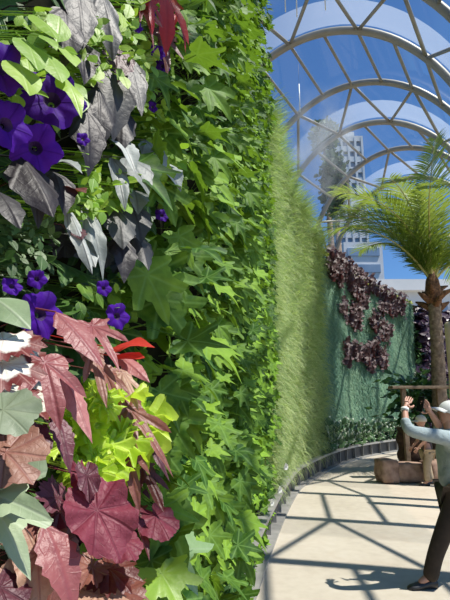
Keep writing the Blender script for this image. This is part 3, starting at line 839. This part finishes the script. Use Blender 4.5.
mb = MB(); mb.box(((A[0] + B[0]) / 2, 76, A[2] / 2), (B[0] - A[0], 10, A[2])); mb.build('wall', M['tower'], lb, False)
for z in np.arange(A[2] - 1.6, 8, -2.6):
    mb = MB(); mb.box(((A[0] + B[0]) / 2, 70.95, z), (B[0] - A[0] - 1.0, .2, 1.25)); mb.build('window', M['glassblue'], lb, False)
pr = empty('pavilion_roof', (0, 0, 0), 0, 'long low white roof just above the top of the moss wall', 'building')
A, B = at(352, 280, 30), at(470, 268, 30)
mb = MB(); mb.box(((A[0] + B[0]) / 2, 33, 4.2), (B[0] - A[0], 6, 8.4)); mb.build('wall', M['tower'], pr, False)
mb = MB(); mb.box(((A[0] + B[0]) / 2, 33, 8.75), (B[0] - A[0] + 1, 7, .7)); mb.build('roof', M['pale_roof'], pr, False)
for i, x in enumerate(np.linspace(A[0] + 1, B[0] - 1, 6)):
    mb = MB(); mb.box((x, 29.95, 6.4), (.8, .12, 2.2)); mb.build('window', M['glassblue'], pr, False)


def tree(px, py, Y, rx, rz, label, seed, n=2200):
    r = np.random.default_rng(seed); c = at(px, py, Y); root = empty('outdoor_tree', (c[0], c[1], 0), 0, label, 'tree', 'trees beyond the wall')
    mb = MB()
    for _ in range(n):
        v = nrm(r.normal(size=3)) * (r.uniform(.3, 1) ** .5) * (1 + .2 * r.normal())
        P = np.array([v[0] * rx, v[1] * rx, c[2] + v[2] * rz])
        leaf(mb, 'small', P, r.normal(size=3), r.normal(size=3) + UP, r.uniform(.2, .42), 1., None, r)
    mb.build('crown', M['tree'], root)
    mb = MB(); mb.tube(np.array([[0, 0, 0], [.2, 0, c[2] * .5], [0, 0, c[2]]]), [.3, .22, .12], 8); mb.build('trunk', M['bark'], root)


tree(334, 184, 28, .75, 2.0, 'dark tree seen through the glass just beyond the feathery grass', 1)
tree(324, 136, 30, .8, 1.0, 'taller dark tree top peeping above the feathery grass', 2, 1200)

# ------------------------------------------------------------------ palm in its ring of rocks
PX, PY = 5.08, 11.6
pz = at(433, 292, PY)[2]
pb = np.array([at(433, 385, PY)[0], PY, 0]); pc = at(433, 290, PY)
palm = empty('palm_tree', pb, 0, 'tall palm with ringed grey brown trunk and arching green fronds', 'palm tree')
H_ = pc - pb
P = []; R_ = []
for i in range(90):
    u = i / 89; P.append(H_ * u + np.array([.05 * math.sin(u * 3), 0, 0])); R_.append(.19 - .045 * min(1, u * 1.3) + .012 * (i % 4 == 0) + (.06 * (1 - u * 8) if u < .125 else 0))
mb = MB(); mb.tube(np.array(P), R_, 14); mb.build('trunk', M['bark'], palm)
rng = np.random.default_rng(11)
for i in range(9):
    a = i * 2.4; z = H_[2] - .5 + .055 * i; d = np.array([math.cos(a), math.sin(a), 0])
    c0 = np.array([H_[0] * z / H_[2], 0, z]); mb = MB()
    mb.tube(np.array([c0 + d * .1, c0 + d * .26 + UP * .12, c0 + d * (.38 + .1 * rng.uniform()) + UP * .2]), [.09, .07, .02], 6); mb.build('leaf_base', M['fibre'], palm)
mb = MB(); mb.tube(np.array([H_ - UP * .35, H_ - UP * .1, H_ + UP * .25, H_ + UP * .5]), [.17, .2, .15, .04], 12); mb.build('crown_fibre', M['fibre'], palm)


def frond(az, el, L, bend, seed, roll=0., yl=.3):
    r = np.random.default_rng(seed); a = math.radians(az); h = np.array([math.cos(a), math.sin(a), 0])
    n = 28; P = [H_ + UP * .15]; e = math.radians(el); sd0 = np.array([-h[1], h[0], 0])
    for i in range(n):
        d = h * math.cos(e) + UP * math.sin(e) + sd0 * roll * i / n * .4; P.append(P[-1] + nrm(d) * L / n); e -= math.radians(bend) / n * (1 + i / n)
    P = np.array(P); mb = MB(); mb.tube(P, np.linspace(.035, .006, n + 1), 6); fr = mb.build('frond', M['rachis'], palm)
    mb = MB()
    for i in range(76):
        u = .10 + .9 * i / 75; q = u * n; k = min(n - 1, int(q)); p = P[k] + (P[k + 1] - P[k]) * (q - k); tg = nrm(P[k + 1] - P[k])
        side = nrm(np.cross(tg, UP) + 1e-4); upn = np.cross(side, tg)
        ll = (.38 + .72 * math.sin(PI * min(1, u * .85 + .12))) * r.uniform(.88, 1.08) * L / 3.7
        for sg in (-1, 1):
            d = nrm(side * sg * .85 + tg * (.45 + .7 * u) + upn * r.uniform(.05, .35)); m = 5; w_ = .016 * L / 3.7
            uu = np.linspace(0, 1, m)[:, None]
            c = p + d * ll * uu - UP * ll * (.2 + .15 * r.uniform()) * uu ** 2
            wv = nrm(np.cross(d, upn)) * w_ * np.sin(PI * (.12 + .86 * uu)) + upn * 0
            mb.add(np.concatenate([c - wv, c + wv]), [(j, j + 1, j + m + 1, j + m) for j in range(m - 1)], (np.clip(r.normal(yl, .18), 0, 1), .5))
    mb.build('leaflets', M['palm_leaf'], fr)


for i, f in enumerate([(178, 80, 3.2, 60, .1, .3), (205, 78, 3.1, 56, 0, .25), (150, 74, 3.7, 66, 0, .3), (225, 80, 3.3, 60, .2, .3), (172, 72, 3.0, 48, .1, .2), (165, 82, 3.7, 50, .2, .5), (100, 86, 3.5, 30, 0, .5), (20, 89, 4.1, 12, .1, .5),
                        (20, 76, 3.5, 60, 0, .4), (330, 70, 3.4, 80, 0, .35), (50, 65, 3.4, 85, 0, .3), (250, 78, 3.0, 60, 0, .3), (0, 55, 3., 90, 0, .3), (120, 68, 3., 56, 0, .25), (185, 62, 2.5, 42, .1, .1)]):
    frond(f[0], f[1], f[2], f[3], 300 + i, f[4], f[5])


def rock(c, s, label, seed, rz=0.):
    r = np.random.default_rng(seed); bm = bmesh.new(); bmesh.ops.create_cube(bm, size=1); bmesh.ops.subdivide_edges(bm, edges=bm.edges[:], cuts=5, use_grid_fill=True)
    V = np.array([v.co[:] for v in bm.verts]); F = [tuple(v.index for v in f.verts) for f in bm.faces]; bm.free()
    q = V / np.maximum(1e-6, np.linalg.norm(V, axis=1))[:, None] * .62
    V = V * .72 + q * .28
    ph = r.uniform(0, 6, 6)
    V += .05 * np.stack([np.sin(5 * V[:, 1] + ph[0]) + np.sin(9 * V[:, 2] + ph[1]), np.sin(6 * V[:, 2] + ph[2]) + np.sin(8 * V[:, 0] + ph[3]), .6 * np.sin(5 * V[:, 0] + ph[4])], -1) * .6
    V = V * np.array(s); V[:, 2] -= V[:, 2].min()
    root_mb = MB(); root_mb.add(V, F); o = root_mb.build('rock', M['rock']); o.location = c; o.rotation_euler = (0, 0, rz)
    return tag(o, label, 'rock', 'rocks around the palm planter')


a = at(390, 484, 10.3); rock((a[0], 10.45, 0), (.36, .4, .46), 'upright brown rock at the near corner of the palm planter', 1, .1)
a = at(412, 486, 10.3); rock((a[0], 10.5, 0), (.56, .4, .38), 'low pinkish brown rock beside the smaller person at the palm planter', 2, .05)
a = at(441, 484, 10.4); rock((a[0] + .05, 10.7, 0), (.5, .45, .40), 'brown rock mostly hidden behind the photographing man', 3, .3)
# stump planter with shrub
a = at(416, 470, 11.3)
mb = MB(); P = [(0, 0, z) for z in np.linspace(0, 1.05, 12)]
mb.tube(np.array(P), [.36 + .03 * math.sin(i * 1.7) + (.06 if i < 2 else 0) for i in range(12)], 16)
o = mb.build('tree_stump', M['stump']); o.location = (a[0], 11.3, 0); tag(o, 'dark brown bark stump standing under the wooden stand', 'stump')
rng = np.random.default_rng(21)
b = np.array([at(424, 400, 11.7)[0], 12.1, 0])
root = empty('leafy_shrub', b, 0, 'dark green leafy shrub under and above the wooden stand bar', 'shrub'); mb = MB()
for _ in range(420):
    v = rng.normal(size=3); P = np.array([v[0] * .34, v[1] * .22, 1.75 + v[2] * .34])
    leaf(mb, 'oval', P, np.array([v[0], v[1] - .4, rng.normal(0, .6)]), np.array([0, -.6, 1]) + rng.normal(0, .3, 3), rng.uniform(.16, .28), .9, None, rng)
mb.build('foliage', M['shrub'], root)
mb = MB()
for k in range(5): mb.tube(np.array([[0, 0, 0], [.1 * math.cos(k), .06 * math.sin(k), 1], [.3 * math.cos(k * 1.3), .2 * math.sin(k * 1.3), 2.]]), [.03, .022, .008], 6)
mb.build('stem', M['stump'], root)
# wooden stand
a, c = at(390, 386, 10.9), at(447, 386, 10.9)
root = empty('wooden_stand', ((a[0] + c[0]) / 2, 10.9, 0), 0, 'tall wooden stand with a flat top board over the stump', 'stand')
hw = (c[0] - a[0]) / 2; zt = a[2]
mb = MB(); mb.box((0, 0, zt - .03), (2 * hw, .3, .06)); bevel(mb.build('top_board', M['wood'], root, False))
for x in (-hw + .28, hw - .2):
    mb = MB(); mb.box((x, 0, (zt - .06) / 2), (.10, .10, zt - .06)); bevel(mb.build('post', M['wood'], root, False))
# beige post
p0, p1 = at(451.5, 400, 8.0), at(450.2, 322, 8.0)
mb = MB(); mb.tube(np.array([[0, 0, 0], [p1[0] - p0[0], 0, p1[2] * .7], [p1[0] - p0[0], 0, p1[2] - .12], [p1[0] - p0[0], 0, p1[2] - .03], [p1[0] - p0[0], 0, p1[2]]]), [.10, .10, .10, .095, .06], 16)
o = mb.build('bollard_post', M['beige']); o.location = (p0[0], 8, 0); tag(o, 'smooth beige post behind the photographing man', 'post')


# ------------------------------------------------------------------ people
def skin(name, verts, edges, rad, mat, parent, root_i=0, sub=2):
    me = bpy.data.meshes.new(name); me.from_pydata([tuple(v) for v in verts], edges, [])
    o = bpy.data.objects.new(name, me); C.objects.link(o); o.parent = parent; me.materials.append(mat)
    m = o.modifiers.new('skin', 'SKIN'); m.use_smooth_shade = True; m.branch_smoothing = .6
    sv = me.skin_vertices[0].data
    for i, r in enumerate(rad):
        sv[i].radius = (r, r) if not isinstance(r, tuple) else r; sv[i].use_root = (i == root_i)
    s = o.modifiers.new('subdivision', 'SUBSURF'); s.levels = s.render_levels = sub
    return o


class Sk:
    def __init__(self): self.v = []; self.e = []; self.r = []; self.i = {}

    def p(self, name, co, r, link=None):
        self.i[name] = len(self.v); self.v.append(tuple(co)); self.r.append(r)
        if link is not None: self.e.append((self.i[link], self.i[name]))
        return self


def hand(sk, wrist, pre, fwd, side, up, sc=1., curl=.5):
    """palm and five fingers: fwd along the hand, side towards the thumb, up = back of the hand"""
    w_ = np.array(sk.v[sk.i[wrist]]); f, s, u = nrm(fwd), nrm(side), nrm(up)
    pa = w_ + f * .055 * sc
    sk.p(pre + 'palm', pa, (.034 * sc, .02 * sc), wrist)
    for k, (o, l) in enumerate(((.028, .072), (.010, .080), (-.010, .074), (-.027, .058))):
        k0 = pa + f * .036 * sc + s * o * sc
        k1 = k0 + (f - u * curl * .5) * l * .5 * sc; k2 = k1 + (f * (1 - curl) - u * curl) * l * .5 * sc
        sk.p(pre + 'k%d' % k, k0, .0095 * sc, pre + 'palm').p(pre + 'm%d' % k, k1, .0085 * sc, pre + 'k%d' % k).p(pre + 't%d' % k, k2, .0068 * sc, pre + 'm%d' % k)
    t0 = pa - f * .015 * sc + s * .036 * sc; t1 = t0 + (f * .6 + s * .6 - u * .2) * .034 * sc; t2 = t1 + (f * .9 + s * .15 - u * .3) * .03 * sc
    sk.p(pre + 'th0', t0, .012 * sc, pre + 'palm').p(pre + 'th1', t1, .0105 * sc, pre + 'th0').p(pre + 'th2', t2, .008 * sc, pre + 'th1')


def head_mesh(parent, c, sc, mat, yaw, pitch=0.):
    """head with brow, nose, mouth, chin and ears facing -x turned by yaw"""
    N, K_ = 28, 22; V = []; F = []
    for i in range(K_ + 1):
        ph = PI * i / K_
        for j in range(N):
            a = 2 * PI * j / N; x = -math.sin(ph) * math.cos(a); y = math.sin(ph) * math.sin(a); z = math.cos(ph)
            X, Yy, Z = x * .098, y * .076, z * .118
            if z < 0: X *= 1 - .22 * (-z); Yy *= 1 - .28 * (-z)
            if x < -.3:
                fr = math.exp(-(y / .16) ** 2)
                X -= .024 * fr * math.exp(-((z + .14) / .14) ** 2)             # nose
                X += .010 * math.exp(-((abs(y) - .36) / .15) ** 2) * math.exp(-((z - .06) / .10) ** 2)  # eye sockets
                X -= .007 * math.exp(-(y / .3) ** 2) * (math.exp(-((z + .42) / .05) ** 2) + math.exp(-((z + .54) / .05) ** 2))  # lips
                X -= .010 * math.exp(-(y / .3) ** 2) * math.exp(-((z + .82) / .12) ** 2)
            if abs(y) > .85 and abs(x) < .35: Yy += math.copysign(.016, y) * math.exp(-((z + .05) / .2) ** 2) * math.exp(-((x - .1) / .2) ** 2)
            V.append((X, Yy, Z))
    for i in range(K_):
        for j in range(N):
            k = (j + 1) % N; F.append((i * N + j, (i + 1) * N + j, (i + 1) * N + k, i * N + k))
    V = np.array(V) * sc @ np.array(Matrix.Rotation(pitch, 3, 'Y')).T; cs, sn = math.cos(yaw), math.sin(yaw)
    V = V @ np.array([[cs, -sn, 0], [sn, cs, 0], [0, 0, 1]]).T + np.array(c)
    return V, F


def cap(parent, c, sc, mat, band, yaw, pitch=0.):
    cs, sn = math.cos(yaw), math.sin(yaw); Rm = np.array([[cs, -sn, 0], [sn, cs, 0], [0, 0, 1]]) @ np.array(Matrix.Rotation(pitch, 3, 'Y'))
    N = 28; V = []; F = []; rows = 9
    for i in range(rows + 1):
        ph = PI / 2 * i / rows
        for j in range(N):
            a = 2 * PI * j / N; V.append((-.112 * math.sin(ph) * math.cos(a) + .004, .092 * math.sin(ph) * math.sin(a), .105 * math.cos(ph)))
    for j in range(N): V.append((V[rows * N + j][0], V[rows * N + j][1], -.025))
    for i in range(rows + 1):
        for j in range(N): F.append((i * N + j, (i + 1) * N + j, (i + 1) * N + (j + 1) % N, i * N + (j + 1) % N))
    mb = MB(); mb.add(np.array(V) * sc @ Rm.T + c, F); o = mb.build('cap', mat, parent)
    sd = o.modifiers.new('thick', 'SOLIDIFY'); sd.thickness = .004
    V = []; F = []
    for i in range(6):
        for j in range(13):
            a = (j / 12 - .5) * 2.2; q = 1 + i / 5 * .72 * math.cos(a) ** .6 if math.cos(a) > 0 else 1
            V.append((-.112 * q * math.cos(a), .092 * (1 + .12 * i / 5) * math.sin(a), -.012 - .028 * (i / 5) + .012 * math.cos(a * 1.3)))
    for i in range(5):
        for j in range(12): F.append((i * 13 + j, (i + 1) * 13 + j, (i + 1) * 13 + j + 1, i * 13 + j + 1))
    mb = MB(); mb.add(np.array(V) * sc @ Rm.T + c, F); b_ = mb.build('brim', mat, o); sd = b_.modifiers.new('thick', 'SOLIDIFY'); sd.thickness = .006
    if band:
        V = []; F = []
        for z in (-.027, -.004):
            for j in range(N):
                a = 2 * PI * j / N; V.append((-.1155 * math.cos(a) + .004, .0955 * math.sin(a), z))
        for j in range(N): F.append((j, (j + 1) % N, N + (j + 1) % N, N + j))
        mb = MB(); mb.add(np.array(V) * sc @ Rm.T + c, F); mb.build('cap_band', band, o)


def shoe(parent, heel, toe, mat, sc=1., patch=None):
    heel, toe = np.array(heel, float), np.array(toe, float); d = nrm(toe - heel); s = np.cross(UP, d); L = np.linalg.norm(toe - heel)
    V = []; F = []; N = 14; prof = [(0, .028, .07), (.05, .036, .085), (.25, .038, .085), (.45, .043, .065), (.65, .049, .05), (.85, .045, .038), (.96, .028, .028), (1, .008, .015)]
    for u, wd, h in prof:
        for j in range(N):
            a = 2 * PI * j / N; V.append(heel + d * L * u + s * wd * sc * math.cos(a) + UP * sc * (h * .5 * (1 + math.sin(a)) if math.sin(a) > 0 else h * .5 * (1 + math.sin(a))))
    for i in range(len(prof) - 1):
        for j in range(N): F.append((i * N + j, i * N + (j + 1) % N, (i + 1) * N + (j + 1) % N, (i + 1) * N + j))
    F.append(tuple(range(N))); F.append(tuple((len(prof) - 1) * N + j for j in range(N)))
    mb = MB(); mb.add(np.array(V), F); o = mb.build('shoe', mat, parent)
    if patch:
        mb = MB(); mb.box(heel + d * L * .55 - s * .043 * sc + UP * .035, (L * .22, .012, .03), np.stack([d, s, UP], -1)); bevel(mb.build('shoe_patch', patch, o, False), .004)
    return o


# photographing man: faces -x, his left side towards the camera
man = empty('person', (2.13, 4.8, 0), 0, 'person in pale cap and grey blue shirt raising a phone with both hands', 'person')
O = np.array([2.13, 4.8, 0])
q = lambda x, y, z: np.array([x, y, z]) - O
sk = Sk()
sk.p('pelvis', q(2.15, 4.8, .86), (.13, .15)).p('belly', q(2.15, 4.8, 1.02), (.125, .15), 'pelvis').p('chest', q(2.16, 4.79, 1.20), (.13, .17), 'belly').p('neck0', q(2.16, 4.79, 1.36), (.07, .08), 'chest').p('neck', q(2.15, 4.79, 1.43), .058, 'neck0').p('skull', q(2.16, 4.79, 1.50), .07, 'neck')
sk.p('sl', q(2.11, 4.63, 1.30), .062, 'chest').p('el', q(1.675, 4.56, 1.375), .043, 'sl').p('fl', q(1.662, 4.60, 1.47), .037, 'el').p('wl', q(1.690, 4.66, 1.575), .027, 'fl')
sk.p('sr', q(2.11, 4.96, 1.30), .062, 'chest').p('er', q(2.09, 4.82, 1.36), .043, 'sr') if False else sk.p('sr', q(2.11, 4.96, 1.30), .062, 'chest').p('er', q(2.08, 4.84, 1.40), .040, 'sr')
sk.p('wr', q(1.975, 4.76, 1.525), .026, 'er')
sk.p('hl', q(2.13, 4.71, .82), .092, 'pelvis').p('kl', q(1.97, 4.72, .47), .062, 'hl').p('al', q(1.835, 4.76, .10), .04, 'kl').p('tl', q(1.73, 4.75, .04), .03, 'al')
sk.p('hr', q(2.17, 4.89, .82), .092, 'pelvis').p('kr', q(2.28, 4.92, .46), .062, 'hr').p('ar', q(2.46, 4.94, .12), .04, 'kr').p('tr', q(2.36, 4.94, .04), .03, 'ar')
hand(sk, 'wl', 'l', q(1.76, 4.72, 1.67) - q(1.69, 4.66, 1.575), np.array([.75, -.2, -.45]), np.array([-.4, -.85, .2]), 1.0, .35)
hand(sk, 'wr', 'r', q(1.915, 4.73, 1.62) - q(1.975, 4.76, 1.525), np.array([-.4, .2, -.5]), np.array([.7, -.5, .4]), 1.0, .25)
body = skin('body', sk.v, sk.e, sk.r, M['skin'], man)
V, F = head_mesh(man, q(2.165, 4.79, 1.515), 1.0, M['skin'], -.12, .35)
mb = MB(); mb.add(V, F); mb.build('head', M['skin'], man)
mb = MB(); V2 = V.copy(); c_ = q(2.165, 4.79, 1.515); keep = [f for f in F if np.mean([V[i][0] - c_[0] for i in f]) > .025 and np.mean([V[i][2] - c_[2] for i in f]) > -.06]
mb.add((V2 - c_) * 1.05 + c_, keep); mb.build('hair', M['hair'], man)
cap(man, q(2.175, 4.79, 1.54), 1.0, M['cap'], M['band'], -.12, .35)
sk = Sk()
sk.p('h', q(2.15, 4.8, .80), (.165, .19)).p('b', q(2.15, 4.8, 1.0), (.15, .18), 'h').p('c', q(2.155, 4.79, 1.2), (.148, .19), 'b').p('n', q(2.16, 4.79, 1.37), (.085, .10), 'c').p('n2', q(2.155, 4.79, 1.40), (.075, .085), 'n')
sk.p('sl', q(2.10, 4.62, 1.305), .084, 'c').p('m1', q(1.88, 4.58, 1.335), .066, 'sl').p('el', q(1.672, 4.555, 1.378), .060, 'm1').p('fl', q(1.660, 4.59, 1.45), .052, 'el').p('fl2', q(1.665, 4.607, 1.49), .045, 'fl')
sk.p('sr', q(2.11, 4.96, 1.305), .084, 'c').p('er', q(2.085, 4.86, 1.375), .058, 'sr').p('er2', q(2.06, 4.83, 1.42), .048, 'er')
skin('shirt', sk.v, sk.e, sk.r, M['shirt'], man)
sk = Sk()
sk.p('p', q(2.15, 4.8, .87), (.145, .17)).p('hl', q(2.13, 4.705, .78), .108, 'p').p('kl', q(1.975, 4.72, .47), .086, 'hl').p('sl', q(1.89, 4.74, .27), .075, 'kl').p('al', q(1.83, 4.757, .055), .074, 'sl').p('hr', q(2.17, 4.895, .78), .108, 'p').p('kr', q(2.28, 4.92, .46), .086, 'hr').p('sr', q(2.38, 4.935, .28), .075, 'kr').p('ar', q(2.46, 4.94, .06), .074, 'sr')
skin('trousers', sk.v, sk.e, sk.r, M['trousers'], man)
shoe(man, q(1.90, 4.77, 0), q(1.625, 4.74, 0), M['shoe'], 1.05, M['shoe_patch'])
shoe(man, q(2.51, 4.94, 0), q(2.24, 4.94, 0), M['shoe'], 1.05)
mb = MB(); wv = q(1.690, 4.66, 1.575) - q(1.662, 4.60, 1.47); w0 = q(1.662, 4.60, 1.47) + wv * .78
mb.tube(np.array([w0, w0 + nrm(wv) * .028]), .036, 14); mb.build('wristband', M['white'], man)
# phone
mb = MB(); Rp = np.array(Matrix.Rotation(.25, 3, 'Y') @ Matrix.Rotation(.5, 3, 'Z'))
mb.box((0, 0, 0), (.009, .075, .145), Rp); ph = bevel(mb.build('phone', M['phone'], None, False), .003)
ph.location = at(420.5, 404, 4.74); tag(ph, 'thin black phone held up between both hands of the man', 'phone')

# child behind, half hidden
KX, KY = at(427, 482, 10.15)[0], 10.15
kid = empty('person', (KX, KY, 0), 0, 'smaller person in beige cap and khaki trousers behind the photographing man', 'person')
sk = Sk()
sk.p('pelvis', (.05, 0, .66), (.11, .13)).p('belly', (.04, 0, .80), (.11, .13), 'pelvis').p('chest', (.02, 0, .94), (.11, .14), 'belly').p('neck', (0, 0, 1.08), .05, 'chest').p('skull', (-.01, 0, 1.17), .06, 'neck')
for sg, nm in ((-1, 'l'), (1, 'r')):
    sk.p('s' + nm, (.02, .13 * sg, 1.03), .05, 'chest').p('e' + nm, (-.06, .17 * sg, .84), .036, 's' + nm).p('w' + nm, (-.17, .15 * sg, .73), .026, 'e' + nm)
    sk.p('h' + nm, (.05, .075 * sg, .62), .075, 'pelvis').p('k' + nm, (.03 + .04 * sg, .08 * sg, .36), .055, 'h' + nm).p('a' + nm, (.05 + .07 * sg, .08 * sg, .08), .038, 'k' + nm).p('t' + nm, (-.04 + .07 * sg, .08 * sg, .035), .028, 'a' + nm)
for sg, nm in ((-1, 'l'), (1, 'r')):
    hand(sk, 'w' + nm, nm, np.array([-.5, 0, -.6]), np.array([-.6, 0, .5]), np.array([0, sg, .0]), .9, .4)
skin('body', sk.v, sk.e, sk.r, M['skin'], kid)
hc = np.array([-.03, 0, 1.22]); V, F = head_mesh(kid, hc, .95, M['skin'], -.2); mb = MB(); mb.add(V, F); mb.build('head', M['skin'], kid)
cap(kid, hc + UP * .03, 1.0, M['beigecap'], None, -.2)
sk = Sk()
sk.p('h', (.05, 0, .62), (.13, .15)).p('b', (.04, 0, .8), (.125, .15), 'h').p('c', (.02, 0, .95), (.125, .155), 'b').p('n', (0, 0, 1.07), .065, 'c')
for sg, nm in ((-1, 'l'), (1, 'r')): sk.p('s' + nm, (.02, .13 * sg, 1.03), .066, 'c').p('e' + nm, (-.055, .17 * sg, .85), .052, 's' + nm)
skin('shirt', sk.v, sk.e, sk.r, M['darkshirt'], kid)
sk = Sk(); sk.p('p', (.05, 0, .66), (.12, .14))
for sg, nm in ((-1, 'l'), (1, 'r')): sk.p('h' + nm, (.05, .08 * sg, .60), .09, 'p').p('k' + nm, (.03 + .04 * sg, .08 * sg, .36), .075, 'h' + nm).p('a' + nm, (.05 + .07 * sg, .08 * sg, .07), .062, 'k' + nm)
skin('trousers', sk.v, sk.e, sk.r, M['khaki'], kid)
for sg in (-1, 1): shoe(kid, (.09 + .07 * sg, .08 * sg, 0), (-.13 + .07 * sg, .08 * sg, 0), M['shoe'], .85)

# ------------------------------------------------------------------ mist drifting at the top of the grass
t = NT('mist'); cc = obj_co(t)
ln = t.n('ShaderNodeVectorMath', {0: cc}, operation='LENGTH').outputs['Value']
dn = t.math('MULTIPLY', t.n('ShaderNodeMapRange', {0: ln, 1: 1., 2: .1, 3: 0., 4: 1.}).outputs[0], t.n('ShaderNodeMapRange', {0: t.noise(2.4, 3, cc), 1: .4, 2: .7, 3: 0., 4: 1.1}).outputs[0])
t.n('ShaderNodeOutputMaterial', {'Volume': t.n('ShaderNodeVolumeScatter', {'Color': (1, 1, 1, 1), 'Density': dn, 'Anisotropy': .3}).outputs[0]})
mc = at(318, 150, 11.2)
bm = bmesh.new(); bmesh.ops.create_icosphere(bm, subdivisions=3, radius=1); me = bpy.data.meshes.new('mist'); bm.to_mesh(me); bm.free(); me.materials.append(t.m)
o = bpy.data.objects.new('mist', me); C.objects.link(o); o.location = mc; o.scale = (1.1, 1.4, 1.7)
tag(o, 'fine white mist drifting above the feathery grass', 'mist', None, 'stuff')
